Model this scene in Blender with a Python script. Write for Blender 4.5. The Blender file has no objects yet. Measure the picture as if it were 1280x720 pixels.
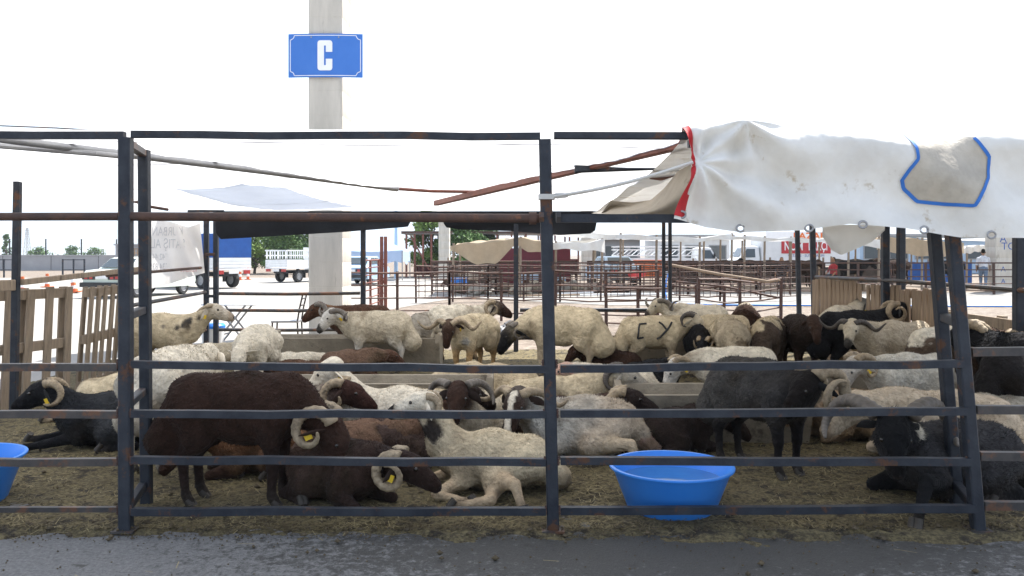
import bpy, bmesh, math, random
import numpy as np
from mathutils import Vector, Matrix
R = math.radians
random.seed(7)
rng = np.random.default_rng(11)
sc = bpy.context.scene
COL = sc.collection

# ---------------------------------------------------------------- camera, sky, sun, exposure
F, EYE, HY = 1050.0, 1.5, 318.0          # focal length in photo pixels, eye height, horizon row
cam_d = bpy.data.cameras.new('camera')
cam = bpy.data.objects.new('camera', cam_d); COL.objects.link(cam)
cam.location = (0, 0, EYE); cam.rotation_euler = (R(90), 0, 0)
cam_d.sensor_width = 36; cam_d.lens = 36 * F / 1280
cam_d.shift_y = -(360 - HY) / 1280
cam_d.clip_start = 0.05; cam_d.clip_end = 20000
sc.camera = cam

SUN_EL, SUN_AZ = 57.0, 40.0              # azimuth measured from +Y (away from camera) towards +X
w = bpy.data.worlds.new('World'); sc.world = w; w.use_nodes = True
nt = w.node_tree
bg = nt.nodes['Background']
sky = nt.nodes.new('ShaderNodeTexSky'); sky.sky_type = 'NISHITA'
sky.sun_disc = False
sky.sun_elevation = R(SUN_EL); sky.sun_rotation = R(SUN_AZ)
sky.altitude = 0; sky.air_density = 1.0; sky.dust_density = 2.0; sky.ozone_density = 1.0
hz = nt.nodes.new('ShaderNodeMixRGB'); hz.inputs[0].default_value = 0.5; hz.inputs[2].default_value = (2.9, 3.05, 3.35, 1)   # thin white summer haze over the whole sky
nt.links.new(sky.outputs[0], hz.inputs[1]); nt.links.new(hz.outputs[0], bg.inputs[0]); bg.inputs[1].default_value = 0.15
sl = bpy.data.lights.new('sun', 'SUN'); so = bpy.data.objects.new('sun', sl); COL.objects.link(so)
sl.energy = 5.0; sl.angle = R(0.5); sl.color = (1.0, 0.965, 0.91)
tosun = Vector((math.sin(R(SUN_AZ)) * math.cos(R(SUN_EL)), math.cos(R(SUN_AZ)) * math.cos(R(SUN_EL)), math.sin(R(SUN_EL))))
so.rotation_euler = tosun.to_track_quat('Z', 'Y').to_euler()
so.location = (3, 3, 12)
sc.view_settings.view_transform = 'Standard'; sc.view_settings.look = 'None'
sc.view_settings.gamma = 1.0; sc.view_settings.use_curve_mapping = False
sc.view_settings.exposure = 1.5
sc.render.engine = 'CYCLES'
sc.cycles.use_denoising = True
sc.cycles.max_bounces = 8; sc.cycles.diffuse_bounces = 4
sc.cycles.transparent_max_bounces = 12

# ---------------------------------------------------------------- helpers
def G(px, py, z=0.0):                    # photo pixel on the level z -> place
    Y = F * (EYE - z) / (py - HY); return Vector(((px - 640) * Y / F, Y, z))
def D(px, py, Y):                        # photo pixel at distance Y -> place
    return Vector(((px - 640) * Y / F, Y, EYE - (py - HY) * Y / F))

class MB:
    def __init__(s): s.v = []; s.f = []
    def add(s, vs, fs):
        n = len(s.v); s.v += [tuple(p) for p in vs]; s.f += [tuple(i + n for i in f) for f in fs]; return s
    def box(s, c, size, rot=None, taper=1.0):
        x, y, z = [d / 2 for d in size]; vs = []
        for sz in (-1, 1):
            t = taper if sz > 0 else 1.0
            for sx, sy in ((-1, -1), (1, -1), (1, 1), (-1, 1)): vs.append(Vector((sx * x * t, sy * y * t, sz * z)))
        if rot is not None: vs = [rot @ p for p in vs]
        c = Vector(c); vs = [p + c for p in vs]
        return s.add(vs, [(3, 2, 1, 0), (4, 5, 6, 7), (0, 1, 5, 4), (1, 2, 6, 5), (2, 3, 7, 6), (3, 0, 4, 7)])
    def bar(s, a, b, wd, ht=None, ch=0.12, up=(0, 0, 1)):   # square tube with eased corners from a to b
        ht = ht or wd; a = Vector(a); b = Vector(b); d = (b - a).normalized(); up = Vector(up)
        if abs(d.dot(up)) > 0.98: up = Vector((0, 1, 0))
        r = d.cross(up).normalized(); u = r.cross(d).normalized()
        x, y = wd / 2, ht / 2; c = min(x, y) * ch * 2
        prof = [(-x + c, -y), (x - c, -y), (x, -y + c), (x, y - c), (x - c, y), (-x + c, y), (-x, y - c), (-x, -y + c)]
        vs = [a + r * p + u * q for p, q in prof] + [b + r * p + u * q for p, q in prof]
        fs = [(i, (i + 1) % 8, 8 + (i + 1) % 8, 8 + i) for i in range(8)] + [tuple(range(7, -1, -1)), tuple(range(8, 16))]
        return s.add(vs, fs)
    def tube(s, pts, rad, n=8, cap=True, flat=1.0, upv=None, a0=0.0):
        pts = [Vector(p) for p in pts]; m = len(pts)
        rad = list(rad) if hasattr(rad, '__len__') else [rad] * m
        prev = None; vs = []
        for i, p in enumerate(pts):
            d = (pts[min(i + 1, m - 1)] - pts[max(i - 1, 0)]).normalized()
            if prev is None:
                up = Vector(upv) if upv is not None else (Vector((0, 0, 1)) if abs(d.z) < 0.9 else Vector((0, 1, 0)))
                u = (up - d * up.dot(d)).normalized()
            else: u = (prev - d * prev.dot(d)).normalized()
            prev = u; r = d.cross(u)
            for k in range(n):
                a = 2 * math.pi * k / n + a0
                vs.append(p + (r * math.cos(a) + u * math.sin(a) * flat) * rad[i])
        fs = []
        for i in range(m - 1):
            for k in range(n): fs.append((i * n + k, i * n + (k + 1) % n, (i + 1) * n + (k + 1) % n, (i + 1) * n + k))
        if cap: fs.append(tuple(range(n - 1, -1, -1))); fs.append(tuple(range((m - 1) * n, m * n)))
        return s.add(vs, fs)
    def lathe(s, c, prof, n=32):          # prof: list of (r, z)
        c = Vector(c); vs = []
        for r_, z in prof:
            for k in range(n):
                a = 2 * math.pi * k / n; vs.append(c + Vector((r_ * math.cos(a), r_ * math.sin(a), z)))
        fs = [(i * n + k, i * n + (k + 1) % n, (i + 1) * n + (k + 1) % n, (i + 1) * n + k) for i in range(len(prof) - 1) for k in range(n)]
        return s.add(vs, fs)
    def sphere(s, c, r, n=10, sc_=(1, 1, 1)):
        vs = []; m = n // 2 + 1; c = Vector(c)
        for i in range(m + 1):
            t = math.pi * i / m
            for k in range(n):
                a = 2 * math.pi * k / n
                vs.append(c + Vector((r * sc_[0] * math.sin(t) * math.cos(a), r * sc_[1] * math.sin(t) * math.sin(a), r * sc_[2] * math.cos(t))))
        fs = [(i * n + k, (i + 1) * n + k, (i + 1) * n + (k + 1) % n, i * n + (k + 1) % n) for i in range(m) for k in range(n)]
        return s.add(vs, fs)
    def prism(s, poly, y0, y1):           # poly in (x,z), extruded along y
        n = len(poly); vs = [(x, y0, z) for x, z in poly] + [(x, y1, z) for x, z in poly]
        fs = [(i, (i + 1) % n, n + (i + 1) % n, n + i) for i in range(n)] + [tuple(range(n - 1, -1, -1)), tuple(range(n, 2 * n))]
        return s.add(vs, fs)
    def build(s, name, m, parent=None, smooth=None, loc=None, recalc=True):
        me = bpy.data.meshes.new(name); me.from_pydata(s.v, [], s.f)
        if recalc:
            bm = bmesh.new(); bm.from_mesh(me); bmesh.ops.recalc_face_normals(bm, faces=bm.faces); bm.to_mesh(me); bm.free()
        if smooth is not None:
            me.shade_smooth()
            if smooth < 180: me.set_sharp_from_angle(angle=R(smooth))
        return link(name, me, m, parent, loc)

def link(name, me, m, parent=None, loc=None):
    o = bpy.data.objects.new(name, me); COL.objects.link(o)
    if m is not None: me.materials.clear(); me.materials.append(m)
    if parent is not None: o.parent = parent
    if loc is not None: o.location = loc
    return o
def npmesh(name, V, Q, m, parent=None, col=None, smooth=True):
    me = bpy.data.meshes.new(name); V = np.asarray(V, np.float32); Q = np.asarray(Q, np.int32); k = Q.shape[1]
    me.vertices.add(len(V)); me.vertices.foreach_set('co', V.ravel())
    me.loops.add(Q.size); me.loops.foreach_set('vertex_index', Q.ravel())
    me.polygons.add(len(Q)); me.polygons.foreach_set('loop_start', np.arange(0, Q.size, k, dtype=np.int32))
    if col is not None:
        a = me.color_attributes.new('col', 'FLOAT_COLOR', 'POINT')
        a.data.foreach_set('color', np.c_[col, np.ones(len(V))].astype(np.float32).ravel())
    me.update(calc_edges=True); me.validate()
    if smooth: me.shade_smooth()
    return link(name, me, m, parent)
def thing(name, label, cat, loc=(0, 0, 0), rz=0.0, group=None):
    o = bpy.data.objects.new(name, None); COL.objects.link(o); o.empty_display_size = 0.1
    o.location = loc; o.rotation_euler = (0, 0, rz); return tag(o, label, cat, group)
def tag(o, label, cat, group=None):
    o['label'] = label; o['category'] = cat
    if group: o['group'] = group
    return o
def struct(o): o['kind'] = 'structure'; return o
def stuff(o): o['kind'] = 'stuff'; return o
def dup(root, loc, rz=None, label=None, scale=None):
    r = root.copy(); COL.objects.link(r); r.location = loc
    if rz is not None: r.rotation_euler = (0, 0, rz)
    if scale: r.scale = (scale,) * 3
    if label: r['label'] = label
    for ch in root.children:
        c = ch.copy(); COL.objects.link(c); c.parent = r
        for g in ch.children:
            d = g.copy(); COL.objects.link(d); d.parent = c
    return r

# ---------------------------------------------------------------- materials
def mat(name, c1, c2=None, scale=4.0, rough=0.7, metal=0.0, bump=0.0, bscale=40.0, c3=None, s3=1.5, t3=0.62, spec=0.3, detail=6.0, stretch=None, contrast=(0.35, 0.65)):
    m = bpy.data.materials.new(name); m.use_nodes = True; n = m.node_tree; L = n.links.new
    p = n.nodes['Principled BSDF']; p.inputs['Roughness'].default_value = rough; p.inputs['Metallic'].default_value = metal
    p.inputs['Specular IOR Level'].default_value = spec
    tc = n.nodes.new('ShaderNodeTexCoord'); co = tc.outputs['Object']
    if stretch:
        mp = n.nodes.new('ShaderNodeMapping'); mp.inputs['Scale'].default_value = stretch; L(co, mp.inputs[0]); co = mp.outputs[0]
    if c2 is None: c2 = tuple(x * 0.8 for x in c1)
    nz = n.nodes.new('ShaderNodeTexNoise'); nz.inputs['Scale'].default_value = scale; nz.inputs['Detail'].default_value = detail; nz.inputs['Roughness'].default_value = 0.62; L(co, nz.inputs['Vector'])
    rp = n.nodes.new('ShaderNodeValToRGB'); rp.color_ramp.elements[0].position = contrast[0]; rp.color_ramp.elements[1].position = contrast[1]
    rp.color_ramp.elements[0].color = (*c1, 1); rp.color_ramp.elements[1].color = (*c2, 1); L(nz.outputs[0], rp.inputs[0])
    out = rp.outputs[0]
    if c3 is not None:
        n3 = n.nodes.new('ShaderNodeTexNoise'); n3.inputs['Scale'].default_value = s3; n3.inputs['Detail'].default_value = 8; n3.inputs['Roughness'].default_value = 0.7; L(co, n3.inputs['Vector'])
        r3 = n.nodes.new('ShaderNodeValToRGB'); r3.color_ramp.elements[0].position = t3; r3.color_ramp.elements[1].position = t3 + 0.07
        r3.color_ramp.elements[0].color = (0, 0, 0, 1); r3.color_ramp.elements[1].color = (1, 1, 1, 1); L(n3.outputs[0], r3.inputs[0])
        mx = n.nodes.new('ShaderNodeMixRGB'); L(r3.outputs[0], mx.inputs[0]); L(out, mx.inputs[1]); mx.inputs[2].default_value = (*c3, 1); out = mx.outputs[0]
    L(out, p.inputs['Base Color'])
    if bump:
        nb = n.nodes.new('ShaderNodeTexNoise'); nb.inputs['Scale'].default_value = bscale; nb.inputs['Detail'].default_value = 5; L(co, nb.inputs['Vector'])
        bp = n.nodes.new('ShaderNodeBump'); bp.inputs['Strength'].default_value = bump; bp.inputs['Distance'].default_value = 0.02
        L(nb.outputs[0], bp.inputs['Height']); L(bp.outputs[0], p.inputs['Normal'])
    return m
def cloth_mat(name, c1, c2, trans, tcol=None, stain=None, s3=2.0, t3=0.6, scale=3.0):   # woven sheet that lets light through
    m = mat(name, c1, c2, scale=scale, rough=0.75, bump=0.15, bscale=25, c3=stain, s3=s3, t3=t3, spec=0.15)
    n = m.node_tree; L = n.links.new; p = n.nodes['Principled BSDF']; o = n.nodes['Material Output']
    src = p.inputs['Base Color'].links[0].from_socket
    tr = n.nodes.new('ShaderNodeBsdfTranslucent'); L(src, tr.inputs[0])
    if tcol: n.links.remove(tr.inputs[0].links[0]); tr.inputs[0].default_value = (*tcol, 1)
    mx = n.nodes.new('ShaderNodeMixShader'); mx.inputs[0].default_value = trans
    L(p.outputs[0], mx.inputs[1]); L(tr.outputs[0], mx.inputs[2]); L(mx.outputs[0], o.inputs[0]); return m
def glass_mat(name, c, rough=0.05):
    m = mat(name, c, tuple(x * 0.9 for x in c), rough=rough, spec=0.6); return m

M = {}
M['steel'] = mat('painted_steel', (0.017, 0.0205, 0.029), (0.032, 0.037, 0.047), 9, 0.5, 0.1, bump=0.15, bscale=60, c3=(0.085, 0.04, 0.022), s3=7, t3=0.565, spec=0.25)
M['steel_worn'] = mat('worn_steel', (0.035, 0.034, 0.037), (0.07, 0.062, 0.058), 9, 0.5, 0.3, bump=0.15, bscale=60, c3=(0.12, 0.06, 0.035), s3=5, t3=0.52, spec=0.45)
M['rust'] = mat('rusted_pipe', (0.10, 0.055, 0.04), (0.06, 0.04, 0.035), 12, 0.65, 0.2, bump=0.2, bscale=80, c3=(0.17, 0.075, 0.04), s3=7, t3=0.58)
M['redoxide'] = mat('red_oxide_steel', (0.21, 0.075, 0.05), (0.15, 0.06, 0.045), 8, 0.55, 0.1, bump=0.1, c3=(0.10, 0.05, 0.04), s3=5)
M['galv'] = mat('galvanised_pipe', (0.36, 0.36, 0.36), (0.28, 0.28, 0.29), 10, 0.45, 0.6, bump=0.1)
M['wood'] = mat('weathered_wood', (0.31, 0.24, 0.175), (0.21, 0.165, 0.12), 6, 0.8, bump=0.4, bscale=25, c3=(0.10, 0.075, 0.055), s3=3, t3=0.6, stretch=(6, 6, 0.7))
M['wood_light'] = mat('pale_wood', (0.33, 0.245, 0.165), (0.21, 0.15, 0.105), 6, 0.8, bump=0.4, bscale=25, c3=(0.16, 0.12, 0.09), s3=3, t3=0.62, stretch=(6, 6, 0.7))
M['concrete'] = mat('column_concrete', (0.57, 0.525, 0.455), (0.47, 0.435, 0.375), 3, 0.85, bump=0.25, bscale=30, c3=(0.33, 0.30, 0.25), s3=2.2, t3=0.62, stretch=(2, 2, 0.35))
M['trough'] = mat('trough_concrete', (0.30, 0.26, 0.20), (0.21, 0.18, 0.14), 5, 0.9, bump=0.5, bscale=30, c3=(0.12, 0.10, 0.075), s3=4, t3=0.58)
M['rubber'] = mat('tyre_rubber', (0.02, 0.02, 0.021), (0.035, 0.034, 0.033), 8, 0.8, bump=0.2)
M['white_paint'] = mat('white_vehicle_paint', (0.75, 0.76, 0.76), (0.66, 0.67, 0.67), 2, 0.3, spec=0.5, c3=(0.5, 0.47, 0.42), s3=2.5, t3=0.68)
M['dark'] = mat('black_plastic', (0.02, 0.02, 0.022), (0.035, 0.035, 0.038), 6, 0.5)
M['glass'] = glass_mat('window_glass', (0.05, 0.065, 0.075))
M['chrome'] = mat('bright_metal', (0.55, 0.55, 0.56), (0.45, 0.45, 0.47), 6, 0.3, 0.9)
M['red_light'] = mat('red_lamp_lens', (0.45, 0.03, 0.025), (0.3, 0.02, 0.02), 9, 0.3, spec=0.6)
M['orange'] = mat('orange_plastic', (0.62, 0.15, 0.05), (0.5, 0.12, 0.04), 6, 0.5)
M['white_plastic'] = mat('white_plastic', (0.8, 0.8, 0.79), (0.7, 0.7, 0.69), 6, 0.45)
M['blue_plastic'] = mat('blue_tub_plastic', (0.03, 0.225, 0.76), (0.04, 0.25, 0.78), 3, 0.33, bump=0.06, bscale=14, spec=0.45, c3=(0.13, 0.15, 0.17), s3=8, t3=0.69)
M['yellow'] = mat('yellow_tag', (0.75, 0.52, 0.03), (0.65, 0.44, 0.03), 20, 0.5)
M['roof'] = cloth_mat('white_roof_sheet', (0.80, 0.80, 0.80), (0.74, 0.745, 0.755), 0.5, stain=(0.66, 0.655, 0.64), s3=0.9, t3=0.64, scale=1.2)
M['drape'] = cloth_mat('dirty_white_sheet', (0.80, 0.785, 0.745), (0.68, 0.66, 0.615), 0.18, stain=(0.50, 0.43, 0.33), s3=4.5, t3=0.60, scale=3.2)
M['canvas_tan'] = cloth_mat('tan_canvas', (0.50, 0.40, 0.28), (0.42, 0.34, 0.24), 0.4)
M['seam'] = cloth_mat('doubled_sheet', (0.34, 0.34, 0.35), (0.28, 0.28, 0.29), 0.42)
M['flap'] = cloth_mat('grey_beige_sheet', (0.40, 0.35, 0.28), (0.30, 0.265, 0.215), 0.2, stain=(0.2, 0.17, 0.13), s3=4, t3=0.6)
M['canvas_white'] = cloth_mat('white_canvas', (0.78, 0.77, 0.74), (0.68, 0.66, 0.62), 0.35)
M['shadow_tint'] = cloth_mat('shadow_tint_cloth', (0.62, 0.68, 0.78), (0.58, 0.64, 0.75), 0.5)  # bluish tint stands for the shadow on the roof sheet
M['tent_blue'] = cloth_mat('pale_blue_sheet', (0.46, 0.56, 0.72), (0.42, 0.52, 0.68), 0.3)
M['tarp_blue'] = cloth_mat('blue_truck_cover', (0.035, 0.11, 0.36), (0.03, 0.09, 0.30), 0.15)
M['net'] = cloth_mat('black_shade_net', (0.008, 0.009, 0.012), (0.014, 0.016, 0.02), 0.02)
M['banner'] = cloth_mat('banner_cloth', (0.74, 0.71, 0.68), (0.68, 0.65, 0.62), 0.35)
M['red_trim'] = mat('red_webbing', (0.48, 0.025, 0.03), (0.38, 0.02, 0.025), 12, 0.7, bump=0.2)
M['blue_tape'] = mat('blue_tape', (0.035, 0.16, 0.50), (0.03, 0.13, 0.42), 12, 0.6)
M['sign_blue'] = mat('sign_enamel_blue', (0.035, 0.15, 0.50), (0.045, 0.17, 0.53), 3, 0.4, spec=0.4, c3=(0.20, 0.30, 0.52), s3=9, t3=0.68)
M['sign_white'] = mat('sign_white', (0.82, 0.82, 0.82), (0.78, 0.78, 0.78), 5, 0.4)
M['red_sign'] = mat('red_sign_paint', (0.5, 0.05, 0.055), (0.42, 0.04, 0.045), 5, 0.5)
M['ink_grey'] = mat('faded_print', (0.42, 0.41, 0.42), (0.5, 0.49, 0.49), 8, 0.8)
M['ink_blue'] = mat('blue_print', (0.05, 0.10, 0.30), (0.06, 0.12, 0.35), 8, 0.7)
M['ink_red'] = mat('faded_red_print', (0.6, 0.28, 0.26), (0.65, 0.38, 0.35), 8, 0.8)
M['ink_orange'] = mat('orange_print', (0.8, 0.2, 0.05), (0.7, 0.17, 0.04), 8, 0.6)
M['black_bag'] = mat('black_bags', (0.05, 0.052, 0.055), (0.14, 0.14, 0.145), 7, 0.5, bump=0.6, bscale=14, c3=(0.33, 0.33, 0.34), s3=6, t3=0.6)
M['maroon'] = mat('maroon_sheeting', (0.13, 0.02, 0.03), (0.10, 0.018, 0.025), 4, 0.6)
# ---------------------------------------------------------------- animals: one blended skin grown round a posed skeleton
def surface_net(val, org, h):
    s = val < 0; nx, ny, nz = val.shape
    c = [s[i:nx - 1 + i, j:ny - 1 + j, k:nz - 1 + k] for i in (0, 1) for j in (0, 1) for k in (0, 1)]
    tot = sum(x.astype(np.int8) for x in c); act = (tot > 0) & (tot < 8)
    ci = np.argwhere(act); idx = -np.ones(act.shape, np.int32); idx[act] = np.arange(len(ci))
    acc = np.zeros((len(ci), 3)); cnt = np.zeros(len(ci))
    corners = [(i, j, k) for i in (0, 1) for j in (0, 1) for k in (0, 1)]
    vv = {q: val[ci[:, 0] + q[0], ci[:, 1] + q[1], ci[:, 2] + q[2]] for q in corners}
    for a in corners:
        for ax in range(3):
            if a[ax]: continue
            b = list(a); b[ax] = 1; b = tuple(b); va, vb = vv[a], vv[b]; m = (va < 0) != (vb < 0)
            t = np.where(m, va / np.where(m, va - vb, 1), 0)
            p = np.array(a, float)[None] + np.outer(t, np.array(b) - np.array(a))
            acc[m] += p[m]; cnt[m] += 1
    V = (ci + acc / cnt[:, None]) * h + org
    Q = []
    for ax in range(3):
        a1, a2 = (ax + 1) % 3, (ax + 2) % 3
        lo = [slice(1, -1)] * 3; lo[ax] = slice(0, -1); hi = [slice(1, -1)] * 3; hi[ax] = slice(1, None)
        A = s[tuple(lo)]; B = s[tuple(hi)]; e = np.argwhere(A != B)
        base = e.copy(); base[:, a1] += 1; base[:, a2] += 1   # grid index of the edge's lower end
        inside = A[e[:, 0], e[:, 1], e[:, 2]]
        def cell(d1, d2):
            q = base.copy(); q[:, a1] += d1; q[:, a2] += d2; return idx[q[:, 0], q[:, 1], q[:, 2]]
        quad = np.stack([cell(-1, -1), cell(0, -1), cell(0, 0), cell(-1, 0)], 1)
        quad[~inside] = quad[~inside][:, ::-1]; Q.append(quad)
    Q = np.concatenate(Q); return V, Q[(Q >= 0).all(1)]

def prim_d(P, pr):
    a, b, ra, rb, ys = pr[0], pr[1], pr[2], pr[3], pr[4]
    S = np.array([1, 1 / ys, 1.0]); p = P * S; a = a * S; b = b * S
    ba = b - a; L = ba.dot(ba) + 1e-9
    t = np.clip(((p - a) @ ba) / L, 0, 1)
    return np.sqrt(((p - a - t[..., None] * ba) ** 2).sum(-1)) - (ra + t * (rb - ra))

def wob(P, f, seed):                      # cheap smooth noise, about -1..1
    r = np.random.default_rng(seed); o = 0
    for i in range(5):
        k = r.normal(size=3) * f; ph = r.uniform(0, 6.28); k2 = r.normal(size=3) * f
        o = o + np.sin(P @ k + ph + 1.3 * np.sin(P @ k2 + ph * 2))
    return o / 3.2

V3 = lambda *a: np.array(a, float)
def unit(v): return v / np.linalg.norm(v)

FLEECE = bpy.data.materials.new('fleece'); FLEECE.use_nodes = True
def _fleece():
    n = FLEECE.node_tree; L = n.links.new; p = n.nodes['Principled BSDF']
    p.inputs['Roughness'].default_value = 0.9; p.inputs['Specular IOR Level'].default_value = 0.05
    p.inputs['Sheen Weight'].default_value = 0.03; p.inputs['Sheen Roughness'].default_value = 0.5
    at = n.nodes.new('ShaderNodeAttribute'); at.attribute_name = 'col'
    tc = n.nodes.new('ShaderNodeTexCoord')
    nz = n.nodes.new('ShaderNodeTexNoise'); nz.inputs['Scale'].default_value = 16; nz.inputs['Detail'].default_value = 8; nz.inputs['Roughness'].default_value = 0.7; L(tc.outputs['Object'], nz.inputs['Vector'])
    mr = n.nodes.new('ShaderNodeMapRange'); mr.inputs[1].default_value = 0.3; mr.inputs[2].default_value = 0.7; mr.inputs[3].default_value = 0.60; mr.inputs[4].default_value = 1.12; L(nz.outputs[0], mr.inputs[0])
    mx = n.nodes.new('ShaderNodeMixRGB'); mx.blend_type = 'MULTIPLY'; mx.inputs[0].default_value = 1; L(at.outputs['Color'], mx.inputs[1]); L(mr.outputs[0], mx.inputs[2]); L(mx.outputs[0], p.inputs['Base Color'])
    nd = n.nodes.new('ShaderNodeTexNoise'); nd.inputs['Scale'].default_value = 9; nd.inputs['Detail'].default_value = 3; L(tc.outputs['Object'], nd.inputs['Vector'])
    ad = n.nodes.new('ShaderNodeMixRGB'); ad.blend_type = 'ADD'; ad.inputs[0].default_value = 0.09; L(tc.outputs['Object'], ad.inputs[1]); L(nd.outputs['Color'], ad.inputs[2])
    vo = n.nodes.new('ShaderNodeTexVoronoi'); vo.feature = 'SMOOTH_F1'; vo.inputs['Scale'].default_value = 34; L(ad.outputs[0], vo.inputs['Vector'])
    nb = n.nodes.new('ShaderNodeTexNoise'); nb.inputs['Scale'].default_value = 90; nb.inputs['Detail'].default_value = 4; L(tc.outputs['Object'], nb.inputs['Vector'])
    ml = n.nodes.new('ShaderNodeMath'); ml.operation = 'MULTIPLY_ADD'; ml.inputs[1].default_value = 0.55; L(nb.outputs[0], ml.inputs[0]); L(vo.outputs['Distance'], ml.inputs[2])
    bp = n.nodes.new('ShaderNodeBump'); bp.inputs['Strength'].default_value = 0.75; bp.inputs['Distance'].default_value = 0.02; bp.invert = True; L(ml.outputs[0], bp.inputs['Height']); L(bp.outputs[0], p.inputs['Normal'])
_fleece()
M['horn_tan'] = mat('horn_tan', (0.38, 0.30, 0.20), (0.19, 0.145, 0.095), 24, 0.65, bump=0.5, bscale=60, c3=(0.10, 0.075, 0.05), s3=16, t3=0.6)
M['horn_grey'] = mat('horn_grey', (0.17, 0.145, 0.12), (0.10, 0.085, 0.07), 14, 0.6, bump=0.4, bscale=40)
M['horn_dark'] = mat('horn_dark', (0.05, 0.043, 0.038), (0.085, 0.07, 0.058), 14, 0.55, bump=0.4, bscale=40)
M['eye'] = mat('eye_dark', (0.012, 0.009, 0.006), (0.02, 0.014, 0.01), 30, 0.12, spec=0.6)
M['hoof'] = mat('hoof_horn', (0.04, 0.034, 0.028), (0.07, 0.06, 0.05), 20, 0.65)

CREAM = (0.61, 0.505, 0.345); WHITE = (0.73, 0.655, 0.53); OFFW = (0.55, 0.475, 0.355); TAN = (0.36, 0.25, 0.14)
DBROWN = (0.040, 0.022, 0.016); BROWN = (0.085, 0.045, 0.030); RUST = (0.17, 0.085, 0.045); BLACK = (0.014, 0.014, 0.016)
GREYB = (0.060, 0.055, 0.055); GREYW = (0.40, 0.36, 0.30); PINK = (0.46, 0.29, 0.23)

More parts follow.
